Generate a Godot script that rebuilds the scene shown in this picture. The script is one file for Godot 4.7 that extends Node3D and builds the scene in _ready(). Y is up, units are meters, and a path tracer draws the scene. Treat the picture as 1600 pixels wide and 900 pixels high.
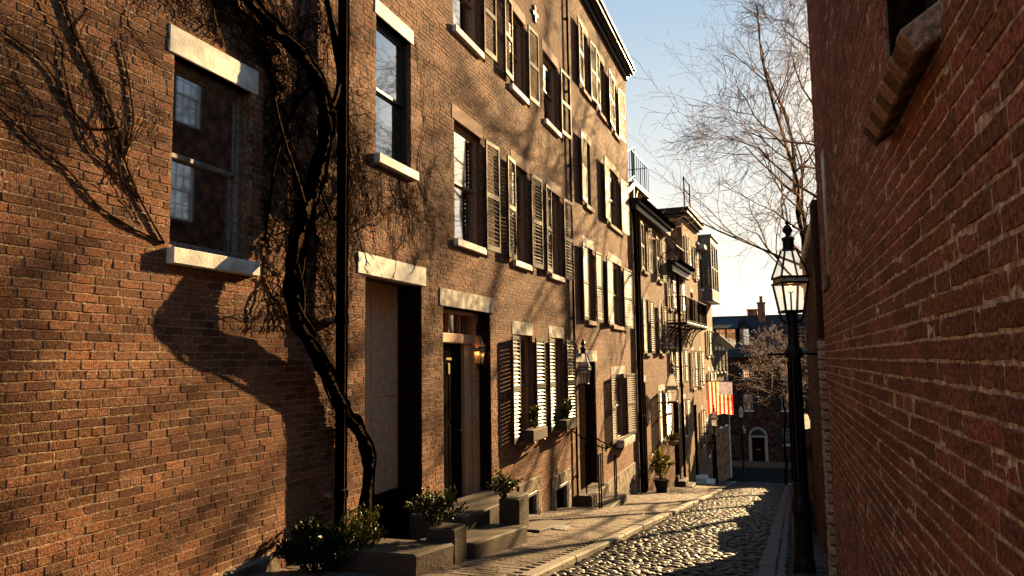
extends Node3D

# ---------------------------------------------------------------- mesh builder
class MB:
	var v := PackedVector3Array()
	var n := PackedVector3Array()
	var c := PackedColorArray()
	var t := PackedVector2Array()
	var i := PackedInt32Array()
	var col := Color(1, 1, 1)

	func face(p: Array, ctr = null, uvs = null) -> void:
		var nr: Vector3 = (p[1] - p[0]).cross(p[2] - p[0])
		if nr.length_squared() < 1e-16 and p.size() > 3:
			nr = (p[2] - p[0]).cross(p[3] - p[0])
		nr = nr.normalized()
		var flip := false
		if ctr != null:
			var m := Vector3.ZERO
			for q in p: m += q
			flip = nr.dot(m / p.size() - ctr) < 0.0
		if flip: nr = -nr
		var b := v.size()
		for k in p.size():
			v.append(p[k]); n.append(nr); c.append(col)
			t.append(uvs[k] if uvs != null else Vector2.ZERO)
		for k in range(1, p.size() - 1):
			if flip: i.append_array([b, b + k, b + k + 1])
			else: i.append_array([b, b + k + 1, b + k])

	func quad(a: Vector3, b: Vector3, d: Vector3, e: Vector3) -> void:
		face([a, b, d, e])

	# chamfered box: centre, size, chamfer, basis
	func box(ctr: Vector3, size: Vector3, ch := 0.0, bs := Basis()) -> void:
		var h := size / 2.0
		ch = minf(ch, minf(h.x, minf(h.y, h.z)) * 0.9)
		var P := {}
		for k in 8:
			var s := Vector3(1 if k & 1 else -1, 1 if k & 2 else -1, 1 if k & 4 else -1)
			for a in 3:
				var q := h - Vector3(ch, ch, ch)
				q[a] = h[a]
				P[k * 3 + a] = ctr + bs * (q * s)
		for a in 3:
			var b: int = [1, 0, 0][a]
			var d: int = [2, 2, 1][a]
			for s in 2:
				var k0 := s << a
				face([P[k0 * 3 + a], P[(k0 | 1 << b) * 3 + a], P[(k0 | 1 << b | 1 << d) * 3 + a], P[(k0 | 1 << d) * 3 + a]], ctr)
			if ch > 0.0:
				# the edges that run along axis a, between faces b and d
				for s in 4:
					var k1 := ((s & 1) << b) | ((s >> 1) << d)
					var k2 := k1 | 1 << a
					face([P[k1 * 3 + b], P[k1 * 3 + d], P[k2 * 3 + d], P[k2 * 3 + b]], ctr)
		if ch > 0.0:
			for k in 8: face([P[k * 3], P[k * 3 + 1], P[k * 3 + 2]], ctr)

	func box2(a: Vector3, b: Vector3, ch := 0.0) -> void:
		box((a + b) / 2.0, (b - a).abs(), ch)

	func bar(a: Vector3, b: Vector3, wide: float, high: float, ch := 0.0) -> void:
		var z := (b - a).normalized()
		var x := Vector3.UP.cross(z)
		if x.length() < 0.01: x = Vector3.RIGHT
		x = x.normalized()
		box((a + b) / 2.0, Vector3(wide, high, a.distance_to(b)), ch, Basis(x, z.cross(x), z))

	func tube(p: PackedVector3Array, r: PackedFloat32Array, sides := 6, cap := true) -> void:
		var side := Vector3.ZERO
		var b := v.size()
		for k in p.size():
			var d := (p[mini(k + 1, p.size() - 1)] - p[maxi(k - 1, 0)]).normalized()
			if side == Vector3.ZERO: side = d.cross(Vector3.UP if absf(d.y) < 0.9 else Vector3.RIGHT)
			side = (side - d * side.dot(d)).normalized()
			var up := d.cross(side)
			for s in sides:
				var a := TAU * s / sides
				var o := side * cos(a) + up * sin(a)
				v.append(p[k] + o * r[k]); n.append(o); c.append(col); t.append(Vector2.ZERO)
			if k:
				for s in sides:
					var q := b + (k - 1) * sides
					var s2 := (s + 1) % sides
					i.append_array([q + s, q + s2, q + sides + s, q + s2, q + sides + s2, q + sides + s])
		if cap:
			for e in [0, p.size() - 1]:
				var f := []
				for s in sides: f.append(v[b + e * sides + s])
				face(f, p[1] if e == 0 else p[e - 1])

	func rod(a: Vector3, b: Vector3, r: float, sides := 6) -> void:
		tube(PackedVector3Array([a, b]), PackedFloat32Array([r, r]), sides)

	# profile: Vector2(radius, height) from below to above
	func lathe(ctr: Vector3, prof: Array, seg := 12, flat := false) -> void:
		for k in prof.size() - 1:
			var p: Vector2 = prof[k]
			var q: Vector2 = prof[k + 1]
			var sl := Vector2(q.y - p.y, p.x - q.x).normalized()
			for s in seg:
				var a := TAU * s / seg
				var a2 := TAU * (s + 1) / seg
				var am := (a + a2) / 2.0
				var b := v.size()
				for e in [[p, a], [p, a2], [q, a2], [q, a]]:
					var an: float = am if flat else e[1]
					v.append(ctr + Vector3(cos(e[1]) * e[0].x, e[0].y, sin(e[1]) * e[0].x))
					n.append(Vector3(cos(an) * sl.x, sl.y, sin(an) * sl.x)); c.append(col); t.append(Vector2.ZERO)
				i.append_array([b, b + 1, b + 2, b, b + 2, b + 3])

	# a four sided frustum between two half widths
	func frustum(ctr: Vector3, h0: float, h1: float, y0: float, y1: float) -> void:
		var A := []
		var B := []
		for s in [Vector2(-1, -1), Vector2(1, -1), Vector2(1, 1), Vector2(-1, 1)]:
			A.append(ctr + Vector3(s.x * h0, y0, s.y * h0))
			B.append(ctr + Vector3(s.x * h1, y1, s.y * h1))
		var m := ctr + Vector3(0, (y0 + y1) / 2.0, 0)
		for k in 4: face([A[k], A[(k + 1) % 4], B[(k + 1) % 4], B[k]], m)
		face(A, m); face(B, m)

	func leaf(p: Vector3, d: Vector3, nrm: Vector3, l: float, w: float) -> void:
		var s := d.cross(nrm).normalized()
		var m := p + d * l * 0.5 - nrm * l * 0.06
		face([p, m + s * w + nrm * w * 0.4, p + d * l, m])
		face([p, m, p + d * l, m - s * w + nrm * w * 0.4])

	func mesh() -> ArrayMesh:
		var a := []
		a.resize(Mesh.ARRAY_MAX)
		a[Mesh.ARRAY_VERTEX] = v; a[Mesh.ARRAY_NORMAL] = n; a[Mesh.ARRAY_COLOR] = c; a[Mesh.ARRAY_TEX_UV] = t; a[Mesh.ARRAY_INDEX] = i
		var m := ArrayMesh.new()
		if v.size(): m.add_surface_from_arrays(Mesh.PRIMITIVE_TRIANGLES, a)
		return m

# ---------------------------------------------------------------- nodes
var R := RandomNumberGenerator.new()
var M := {}
var used := {}
const EYE := 1.2
const CAM := Vector3(0, EYE, 0)

func numbered(p: Node, called: String) -> String:
	var k := str(p.get_instance_id()) + called
	used[k] = used.get(k, -1) + 1
	return called if used[k] == 0 else "%s_%03d" % [called, used[k]]

func put(o: Node3D, called: String, p: Node) -> Node3D:
	o.name = numbered(p, called)
	p.add_child(o, true)
	return o

func part(p: Node, called: String, b, m: Material, at := Vector3.ZERO) -> MeshInstance3D:
	var o := MeshInstance3D.new()
	o.mesh = b.mesh() if b is MB else b
	o.material_override = m
	o.position = at
	put(o, called, p)
	return o

func stuff(o: Node) -> Node:
	o.set_meta("kind", "stuff")
	return o

func thing(called: String, label: String, category: String, at := Vector3.ZERO, group := "") -> Node3D:
	var o := Node3D.new()
	o.position = at
	put(o, called, self)
	o.set_meta("label", label); o.set_meta("category", category); o.set_meta("kind", "thing")
	if group: o.set_meta("group", group)
	return o

func structure(called: String, b, m: Material) -> MeshInstance3D:
	var o := part(self, called, b, m)
	o.set_meta("kind", "structure")
	return o

# ---------------------------------------------------------------- ground shape
func gy(d: float) -> float:      # the street's height at a distance ahead
	if d < -30.0: return 3.81
	if d < 49.0: return -0.127 * d
	if d < 64.0: return -6.223 - 0.037 * (d - 49.0)
	return -6.778
func gh(d: float) -> float: return gy(d) - EYE      # the same, from the eye's height
func left_kerb(d: float) -> float: return -2.4 - 0.012 * maxf(d - 30.0, 0.0)
func right_kerb(d: float) -> float: return -0.31 + 0.0128 * (d - 9.0)

# ---------------------------------------------------------------- materials
func lin(r: float, g: float, b: float) -> Color: return Color(r, g, b).linear_to_srgb()

func noise_tex(freq: float, lo: float, hi: float, sd: int, oct := 4, size := 512, tint := Color(1, 1, 1)) -> NoiseTexture2D:
	var f := FastNoiseLite.new()
	f.noise_type = FastNoiseLite.TYPE_SIMPLEX_SMOOTH
	f.seed = sd; f.frequency = freq; f.fractal_octaves = oct
	var t := NoiseTexture2D.new()
	t.width = size; t.height = size; t.seamless = true; t.noise = f
	var g := Gradient.new()
	g.offsets = PackedFloat32Array([0.15, 0.85])
	g.colors = PackedColorArray([Color(lo * tint.r, lo * tint.g, lo * tint.b), Color(hi, hi, hi)])
	t.color_ramp = g
	return t

func mat(color: Color, rough := 0.9, tex: Texture2D = null, scale := 1.0, relief: Texture2D = null, cm := 0.2, vc := true) -> StandardMaterial3D:
	var m := StandardMaterial3D.new()
	m.albedo_color = color
	m.roughness = rough
	m.metallic_specular = 0.5 if rough < 0.35 else 0.28 if rough < 0.72 else 0.2
	m.vertex_color_use_as_albedo = vc
	if tex: m.albedo_texture = tex
	if relief:
		m.heightmap_enabled = true
		m.heightmap_texture = relief
		m.heightmap_scale = cm
	m.uv1_triplanar = true; m.uv1_world_triplanar = true
	m.uv1_scale = Vector3(scale, scale, scale)
	return m

func make_materials() -> void:
	var W := Color(1, 1, 1)
	var coarse := noise_tex(0.012, 0.62, 1.0, 3, 5)
	var fine := noise_tex(0.03, 0.55, 1.0, 5, 5)
	var grit := noise_tex(0.06, 0.0, 1.0, 9, 4)
	var lumps := noise_tex(0.02, 0.0, 1.0, 12, 4)
	var blotch := noise_tex(0.008, 0.5, 1.0, 21, 6)
	M.brick = mat(W, 0.88, fine, 2.2, grit, 0.35)
	M.mortar = mat(W, 0.95, fine, 1.2, grit, 0.3)
	M.far_brick = mat(W, 0.9, blotch, 0.5)
	M.stone = mat(lin(0.62, 0.57, 0.48), 0.85, blotch, 0.9, grit, 0.25)
	M.painted_stone = mat(lin(0.8, 0.76, 0.66), 0.7, noise_tex(0.01, 0.8, 1.0, 31, 6), 0.9, grit, 0.12)
	M.kerb = mat(lin(0.3, 0.26, 0.215), 0.8, noise_tex(0.09, 0.5, 1.0, 42, 3), 1.4, lumps, 0.3)
	M.granite = mat(lin(0.115, 0.086, 0.062), 0.8, noise_tex(0.09, 0.5, 1.0, 41, 3), 1.4, lumps, 0.3)
	M.foundation = mat(lin(0.26, 0.2, 0.15), 0.9, blotch, 0.6, lumps, 0.8)
	M.cobble = mat(W, 0.52, noise_tex(0.05, 0.55, 1.0, 51, 4), 1.6, grit, 0.25)
	M.dirt = mat(lin(0.075, 0.058, 0.043), 0.95, coarse, 1.0, lumps, 1.0)
	M.paver = mat(W, 0.75, fine, 1.6, grit, 0.25)
	M.asphalt = mat(lin(0.03, 0.022, 0.017), 0.95, coarse, 0.7, grit, 0.4)
	M.earth = mat(lin(0.07, 0.055, 0.04), 0.95, coarse, 0.2)
	M.dark_paint = mat(lin(0.03, 0.028, 0.026), 0.42, coarse, 3.0)
	M.shutter_frame = mat(lin(0.034, 0.029, 0.024), 0.65, coarse, 3.0); M.shutter_frame.metallic_specular = 0.16
	M.shutter_dark = mat(lin(0.042, 0.036, 0.03), 0.45, coarse, 3.0)
	M.shutter_pale = mat(lin(0.2, 0.18, 0.125), 0.6, coarse, 3.0); M.shutter_pale.metallic_specular = 0.14
	M.black_iron = mat(lin(0.018, 0.017, 0.016), 0.4, coarse, 4.0)
	M.door_wood = mat(lin(0.6, 0.33, 0.16), 0.55, noise_tex(0.02, 0.7, 1.0, 62, 4), 1.5)
	M.brown_wood = mat(lin(0.34, 0.19, 0.095), 0.55, noise_tex(0.02, 0.7, 1.0, 61, 4), 1.5)
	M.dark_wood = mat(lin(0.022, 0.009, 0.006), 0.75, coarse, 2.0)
	M.pale_door = mat(lin(0.68, 0.44, 0.25), 0.75, noise_tex(0.02, 0.86, 1.0, 63, 4), 0.8)
	M.grey_paint = mat(lin(0.22, 0.2, 0.18), 0.5, coarse, 2.0)
	M.white_paint = mat(lin(0.72, 0.7, 0.64), 0.5, coarse, 2.0)
	M.copper = mat(lin(0.42, 0.26, 0.17), 0.45, coarse, 2.0); M.copper.metallic = 0.25; M.copper.metallic_specular = 0.6
	M.slate = mat(lin(0.05, 0.047, 0.05), 0.75, coarse, 1.5)
	M.teal_slate = mat(lin(0.035, 0.055, 0.065), 0.7, coarse, 1.5)
	M.bark = mat(W, 0.9, noise_tex(0.03, 0.5, 1.0, 71, 4), 2.0, lumps, 0.6)
	M.brass = mat(lin(0.6, 0.42, 0.15), 0.3); M.brass.metallic = 0.9
	M.leaf = mat(W, 0.45); M.leaf.backlight_enabled = true; M.leaf.backlight = Color(0.55, 0.6, 0.2)
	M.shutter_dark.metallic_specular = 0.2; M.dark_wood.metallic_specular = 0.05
	for q in [M.slate, M.teal_slate, M.asphalt]: q.metallic_specular = 0.08
	M.black_door = mat(lin(0.007, 0.0035, 0.0025), 0.6, coarse, 2.0)
	M.black_door.metallic_specular = 0.03
	M.shutter_matte = mat(lin(0.1, 0.085, 0.065), 0.75, coarse, 3.0); M.shutter_matte.metallic_specular = 0.1
	M.bud = mat(W, 0.7); M.bud.backlight_enabled = true; M.bud.backlight = Color(0.6, 0.56, 0.55)
	M.shaded_white_paint = mat(lin(0.35, 0.32, 0.28), 0.6, coarse, 2.0)  # white trim darkened, the end house's shade put into its colour
	var g := mat(lin(0.38, 0.42, 0.46), 0.03, null, 1.0, null, 0.0, false)
	g.metallic_specular = 0.8; g.clearcoat_enabled = true; g.clearcoat = 1.0; g.clearcoat_roughness = 0.02
	g.metallic = 1.0
	M.glass = g
	var cg := StandardMaterial3D.new()
	cg.transparency = BaseMaterial3D.TRANSPARENCY_ALPHA; cg.albedo_color = Color(0.9, 0.9, 0.88, 0.1); cg.roughness = 0.06
	M.clear = cg
	var fg := StandardMaterial3D.new()        # hazy old lantern glass, lit through by the sun
	fg.transparency = BaseMaterial3D.TRANSPARENCY_ALPHA; fg.albedo_color = Color(0.9, 0.88, 0.84, 0.55); fg.roughness = 0.5
	fg.backlight_enabled = true; fg.backlight = Color(0.6, 0.58, 0.53)
	M.frosted = fg
	var em := StandardMaterial3D.new()
	em.albedo_color = Color(1, 0.8, 0.5); em.emission_enabled = true; em.emission = Color(1.0, 0.62, 0.22); em.emission_energy_multiplier = 3.0
	M.flame = em

# ---------------------------------------------------------------- brickwork
const COURSE := 0.0686
const BL := 0.206
const BH := 0.0585
var brick_cache := {}

func brick_mesh(variant: int, col: Color, deep := 0.034) -> ArrayMesh:
	var key := "%d %s %.3f" % [variant, col.to_html(), deep]
	if brick_cache.has(key): return brick_cache[key]
	var r := RandomNumberGenerator.new()
	r.seed = 100 + variant
	var b := MB.new()
	b.col = col
	var nx := 5
	var ny := 3
	var ring := []
	var g := []
	for y in ny:
		var row := []
		for x in nx:
			var edge := x == 0 or y == 0 or x == nx - 1 or y == ny - 1
			var corner := (x == 0 or x == nx - 1) and (y == 0 or y == ny - 1)
			var p := Vector3((x / (nx - 1.0) - 0.5) * (BL - 0.005), (y / (ny - 1.0) - 0.5) * (BH - 0.005), r.randf_range(-0.0018, 0.0012))
			if edge: p += Vector3(r.randf_range(-0.0016, 0.0016), r.randf_range(-0.0018, 0.0018), 0)
			if corner: p = Vector3(p.x * 0.988, p.y * 0.96, p.z - 0.0005)
			row.append(p)
		g.append(row)
	for x in nx: ring.append(g[0][x])
	for y in range(1, ny): ring.append(g[y][nx - 1])
	for x in range(nx - 2, -1, -1): ring.append(g[ny - 1][x])
	for y in range(ny - 2, 0, -1): ring.append(g[y][0])
	for y in ny - 1:
		for x in nx - 1: b.quad(g[y][x], g[y][x + 1], g[y + 1][x + 1], g[y + 1][x])
	var mid := []
	for p in ring:
		mid.append(Vector3(p.x + signf(p.x) * 0.0032 * (1.0 if absf(p.x) > BL * 0.45 else 0.0), p.y + signf(p.y) * 0.0032 * (1.0 if absf(p.y) > BH * 0.35 else 0.0), p.z - 0.0045))
	for k in ring.size():
		var k2 := (k + 1) % ring.size()
		b.quad(ring[k], mid[k], mid[k2], ring[k2])
		b.quad(mid[k], mid[k] - Vector3(0, 0, deep), mid[k2] - Vector3(0, 0, deep), mid[k2])
	brick_cache[key] = b.mesh()
	return brick_cache[key]

# H: {root, d0, s, vb, pal}.  Local x = (d - d0) * s, local y = v - vb, local z out of the wall.
func L(H: Dictionary, d: float, v: float, w := 0.0) -> Vector3: return Vector3((d - H.d0) * H.s, v - H.vb, w)

func make_house(called: String, label: String, x: float, d0: float, turn: float, vb: float, pal: Array, s := 1.0, group := "", category := "house") -> Dictionary:
	var o := thing(called, label, category, Vector3(x, vb + EYE, -d0), group)
	o.rotation.y = turn
	return {"root": o, "d0": d0, "s": s, "vb": vb, "pal": pal, "open": [], "u0": 0.0}

# wall sheet with openings cut out, the reveals, and its bricks.  u and v in the house's local frame.
func brick_front(H: Dictionary, u0: float, u1: float, v0: float, v1: float, singles: int, mortar: Color, ground = null, bricks := true, bond := 6) -> void:
	var O: Array = H.open      # [u0, u1, v0, v1, depth]
	var us := [u0, u1]
	var vs := [v0, v1]
	for o in O:
		for k in 2:
			us.append(clampf(o[k], u0, u1)); vs.append(clampf(o[k + 2], v0, v1))
	us.sort(); vs.sort()
	var b := MB.new()
	b.col = mortar
	var w: float = H.get("joint", -0.0045)
	for a in us.size() - 1:
		for e in vs.size() - 1:
			if us[a + 1] - us[a] < 1e-4 or vs[e + 1] - vs[e] < 1e-4: continue
			var mu: float = (us[a] + us[a + 1]) / 2.0
			var mv: float = (vs[e] + vs[e + 1]) / 2.0
			var hole := false
			for o in O:
				if mu > o[0] and mu < o[1] and mv > o[2] and mv < o[3]: hole = true
			if not hole:
				b.quad(Vector3(us[a], vs[e], w), Vector3(us[a + 1], vs[e], w), Vector3(us[a + 1], vs[e + 1], w), Vector3(us[a], vs[e + 1], w))
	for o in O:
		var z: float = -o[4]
		b.col = Color(0.03, 0.018, 0.013) if o.size() > 5 else Color(mortar.r * 0.4, mortar.g * 0.4, mortar.b * 0.4)  # reveals coloured dark, the shade of the recess put into the colour
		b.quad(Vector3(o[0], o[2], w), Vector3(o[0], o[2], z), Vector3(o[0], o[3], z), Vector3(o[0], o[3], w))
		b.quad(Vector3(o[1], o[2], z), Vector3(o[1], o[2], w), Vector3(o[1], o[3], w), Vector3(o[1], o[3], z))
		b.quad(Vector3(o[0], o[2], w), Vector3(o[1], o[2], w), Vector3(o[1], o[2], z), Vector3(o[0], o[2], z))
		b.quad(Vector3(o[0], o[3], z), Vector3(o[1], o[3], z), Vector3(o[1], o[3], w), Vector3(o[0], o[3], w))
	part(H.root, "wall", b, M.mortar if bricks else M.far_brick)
	if not bricks: return
	var T := []     # [transform, tone]
	var pn := FastNoiseLite.new()
	pn.seed = 77; pn.frequency = 0.5
	var rows := int((v1 - v0) / COURSE)
	for r in rows:
		var y := v0 + (r + 0.5) * COURSE
		var header := r % bond == bond - 1
		var step := 0.108 if header else 0.2155
		var x := u0 - step * (0.5 if r % 2 else 0.02) + R.randf_range(-0.02, 0.02)
		var cuts := []
		for o in O:
			if y + BH * 0.3 > o[2] and y - BH * 0.3 < o[3]: cuts.append(o)
		while x < u1:
			var ln := step * R.randf_range(0.95, 1.05)
			var segs := [[maxf(x + 0.004, u0), minf(x + ln - 0.005, u1)]]
			x += ln
			for o in cuts:
				var nx := []
				for s in segs:
					if s[1] <= o[0] or s[0] >= o[1]: nx.append(s); continue
					if s[0] < o[0]: nx.append([s[0], o[0] + 0.002])
					if s[1] > o[1]: nx.append([o[1] - 0.002, s[1]])
				segs = nx
			for s in segs:
				var wd: float = s[1] - s[0]
				if wd < 0.03: continue
				var cu: float = (s[0] + s[1]) / 2.0
				if ground != null and y < ground.call(cu): continue
				var bs := Basis.from_euler(Vector3(R.randf_range(-0.022, 0.022), R.randf_range(-0.011, 0.011), R.randf_range(-0.006, 0.006) + (PI if R.randf() < 0.5 else 0.0)))
				bs = bs * Basis.from_scale(Vector3(wd / BL, R.randf_range(0.97, 1.04) * H.get("tall", 1.0), 1))
				var wav := pn.get_noise_2d(cu, y)
				T.append([Transform3D(bs, Vector3(cu, y + R.randf_range(-0.002, 0.002) + 0.007 * pn.get_noise_2d(cu * 1.3 + 40.0, y * 0.7), R.randf_range(-0.002, 0.0025))), (0 if R.randf() < 0.05 else 7 if R.randf() < 0.04 else clampi(int((wav * 1.1 + R.randf()) * 8.0), 0, 7))])
	for o in O:       # the bricks that close the reveals
		if o.size() > 5: continue
		for e in 2:
			for r in rows:
				var y := v0 + (r + 0.5) * COURSE
				if y < o[2] + 0.02 or y > o[3] - 0.03: continue
				var dp: float = minf(o[4] - 0.03, 0.21)
				if dp < 0.03: continue
				var bs := Basis(Vector3.UP, PI / 2 if e == 0 else -PI / 2) * Basis.from_scale(Vector3(dp / BL, 1, 1))
				T.append([Transform3D(bs, Vector3(o[0] - 0.001 if e == 0 else o[1] + 0.001, y, -0.012 - dp / 2)), R.randi() % 8])
	lay(H.root, "brick", "brickwork", T, H.pal, singles, M.brick, brick_mesh)

# the nearest pieces in view become parts of their own, the rest one part
func lay(root: Node3D, one: String, rest: String, T: Array, pal: Array, singles: int, m: Material, maker: Callable) -> void:
	var g := root.global_transform
	var key := []
	for k in T.size():
		var p: Vector3 = g * (T[k][0] as Transform3D).origin
		var q := cam.global_transform.affine_inverse() * p
		var seen := q.z < 0.0 and absf(q.x / q.z) < 0.69 and absf(q.y / q.z) < 0.395
		key.append([p.distance_to(CAM) + (0.0 if seen else 1000.0), k])
	key.sort_custom(func(a, b): return a[0] < b[0])
	var mm := MultiMesh.new()
	mm.transform_format = MultiMesh.TRANSFORM_3D
	mm.use_colors = true
	mm.mesh = maker.call(0, Color(1, 1, 1))
	var from := mini(singles, key.size())
	mm.instance_count = key.size() - from
	for j in key.size():
		var t = T[key[j][1]]
		if j < from:
			var o := MeshInstance3D.new()
			o.mesh = maker.call(R.randi() % 4, pal[t[1]])
			o.material_override = m
			o.transform = t[0]
			put(o, one, root)
		else:
			mm.set_instance_transform(j - from, t[0])
			var c: Color = pal[t[1]]
			var f := R.randf_range(0.88, 1.1)
			mm.set_instance_color(j - from, Color(c.r * f, c.g * f, c.b * f))
	if mm.instance_count:
		var mi := MultiMeshInstance3D.new()
		mi.multimesh = mm
		mi.material_override = m
		put(mi, rest, root)
		stuff(mi)

# the rest of a house behind its front: ends, back and a flat or pitched roof, in local coordinates
func body(H: Dictionary, u0: float, u1: float, v0: float, v1: float, deep: float, m: Material, roof: Material, rise := 0.0, over := 0.0) -> void:
	var b := MB.new()
	b.col = H.pal[3]
	var t := 0.25
	b.box2(Vector3(u0, v0, -deep), Vector3(u0 + t, v1, -0.35))
	b.box2(Vector3(u1 - t, v0, -deep), Vector3(u1, v1, -0.35))
	b.box2(Vector3(u0 + t, v0, -deep), Vector3(u1 - t, v1, -deep + t))
	b.box2(Vector3(u0 + t, v0, -0.62), Vector3(u1 - t, v1, -0.6))
	# returns of the front's own thickness
	b.quad(Vector3(u0, v0, -0.35), Vector3(u0, v0, -0.009), Vector3(u0, v1, -0.009), Vector3(u0, v1, -0.35))
	b.quad(Vector3(u1, v0, -0.009), Vector3(u1, v0, -0.35), Vector3(u1, v1, -0.35), Vector3(u1, v1, -0.009))
	if rise > 0.0:      # gable ends
		var mz := -deep / 2.0
		for u in [u0, u1]: b.face([Vector3(u, v1, 0), Vector3(u, v1 + rise, mz), Vector3(u, v1, -deep)])
	part(H.root, "rear_wall", b, m)
	var r := MB.new()
	if rise > 0.0:
		var mz := -deep / 2.0
		var k := rise / absf(mz)
		var z0 := over
		r.face([Vector3(u0 - 0.05, v1 - k * z0, z0), Vector3(u1 + 0.05, v1 - k * z0, z0), Vector3(u1 + 0.05, v1 + rise, mz), Vector3(u0 - 0.05, v1 + rise, mz)])
		r.face([Vector3(u0 - 0.05, v1 - k * z0 - 0.06, z0), Vector3(u1 + 0.05, v1 - k * z0 - 0.06, z0), Vector3(u1 + 0.05, v1 + rise - 0.06, mz), Vector3(u0 - 0.05, v1 + rise - 0.06, mz)])
		r.face([Vector3(u0 - 0.05, v1 - k * z0 - 0.06, z0), Vector3(u1 + 0.05, v1 - k * z0 - 0.06, z0), Vector3(u1 + 0.05, v1 - k * z0, z0), Vector3(u0 - 0.05, v1 - k * z0, z0)])
		r.face([Vector3(u0 - 0.05, v1, -deep), Vector3(u1 + 0.05, v1, -deep), Vector3(u1 + 0.05, v1 + rise, mz), Vector3(u0 - 0.05, v1 + rise, mz)])
	else:
		r.box2(Vector3(u0, v1, -deep), Vector3(u1, v1 + 0.12, -0.02))
	part(H.root, "roof", r, roof)

# a sash window set in the opening u0..u1, v0..v1 (local), its glass dep behind the face
func window(H: Dictionary, u0: float, u1: float, v0: float, v1: float, dep := 0.14, frame: Material = null, grid := 0) -> void:
	H.open.append([u0, u1, v0, v1, dep + 0.06])
	if frame == null: frame = M.dark_paint
	var b := MB.new()
	var z := -dep
	var f := 0.055
	b.box2(Vector3(u0, v0, z - 0.04), Vector3(u0 + f, v1, z + 0.05), 0.004)
	b.box2(Vector3(u1 - f, v0, z - 0.04), Vector3(u1, v1, z + 0.05), 0.004)
	b.box2(Vector3(u0 + f, v1 - f, z - 0.04), Vector3(u1 - f, v1, z + 0.05), 0.004)
	b.box2(Vector3(u0 + f, v0, z - 0.04), Vector3(u1 - f, v0 + f * 0.8, z + 0.055), 0.004)
	var o := part(H.root, "window", b, frame)
	var mv := (v0 + v1) / 2.0
	var q := 0.042
	for k in 2:
		var a := v0 + f * 0.8 if k == 0 else mv - 0.02
		var e := mv + 0.02 if k == 0 else v1 - f
		var zz := z - 0.022 if k == 0 else z + 0.012
		var s := MB.new()
		s.box2(Vector3(u0 + f, a, zz - 0.015), Vector3(u0 + f + q, e, zz + 0.018), 0.003)
		s.box2(Vector3(u1 - f - q, a, zz - 0.015), Vector3(u1 - f, e, zz + 0.018), 0.003)
		s.box2(Vector3(u0 + f + q, a, zz - 0.015), Vector3(u1 - f - q, a + q, zz + 0.018), 0.003)
		s.box2(Vector3(u0 + f + q, e - q, zz - 0.015), Vector3(u1 - f - q, e, zz + 0.018), 0.003)
		for g in range(1, grid):
			var gu := lerpf(u0 + f + q, u1 - f - q, float(g) / grid)
			s.box2(Vector3(gu - 0.012, a + q, zz - 0.01), Vector3(gu + 0.012, e - q, zz + 0.014))
		if grid: s.box2(Vector3(u0 + f + q, (a + e) / 2 - 0.012, zz - 0.01), Vector3(u1 - f - q, (a + e) / 2 + 0.012, zz + 0.0135))
		part(o, "sash", s, frame)
		# the glass, very slightly out of true as old panes are
		var p := MB.new()
		var tx := R.randf_range(-0.003, 0.003)
		p.quad(Vector3(u0 + f + q * 0.5, a + q * 0.5, zz - tx), Vector3(u1 - f - q * 0.5, a + q * 0.5, zz + tx), Vector3(u1 - f - q * 0.5, e - q * 0.5, zz + tx), Vector3(u0 + f + q * 0.5, e - q * 0.5, zz - tx))
		part(o, "pane", p, M.glass)

func lintel(H: Dictionary, u0: float, u1: float, v0: float, v1: float, m: Material, out := 0.008) -> void:
	var b := MB.new()
	b.box2(Vector3(u0, v0, -0.12), Vector3(u1, v1, out), 0.006)
	part(H.root, "lintel", b, m)
	H.open.append([u0 + 0.004, u1 - 0.004, v0 + 0.004, v1 - 0.004, 0.05, 1])

func sill(H: Dictionary, u0: float, u1: float, v0: float, v1: float, m: Material, out := 0.065) -> void:
	var b := MB.new()
	b.box2(Vector3(u0, v0, -0.1), Vector3(u1, v1, out), 0.006)
	part(H.root, "sill", b, m)

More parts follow.
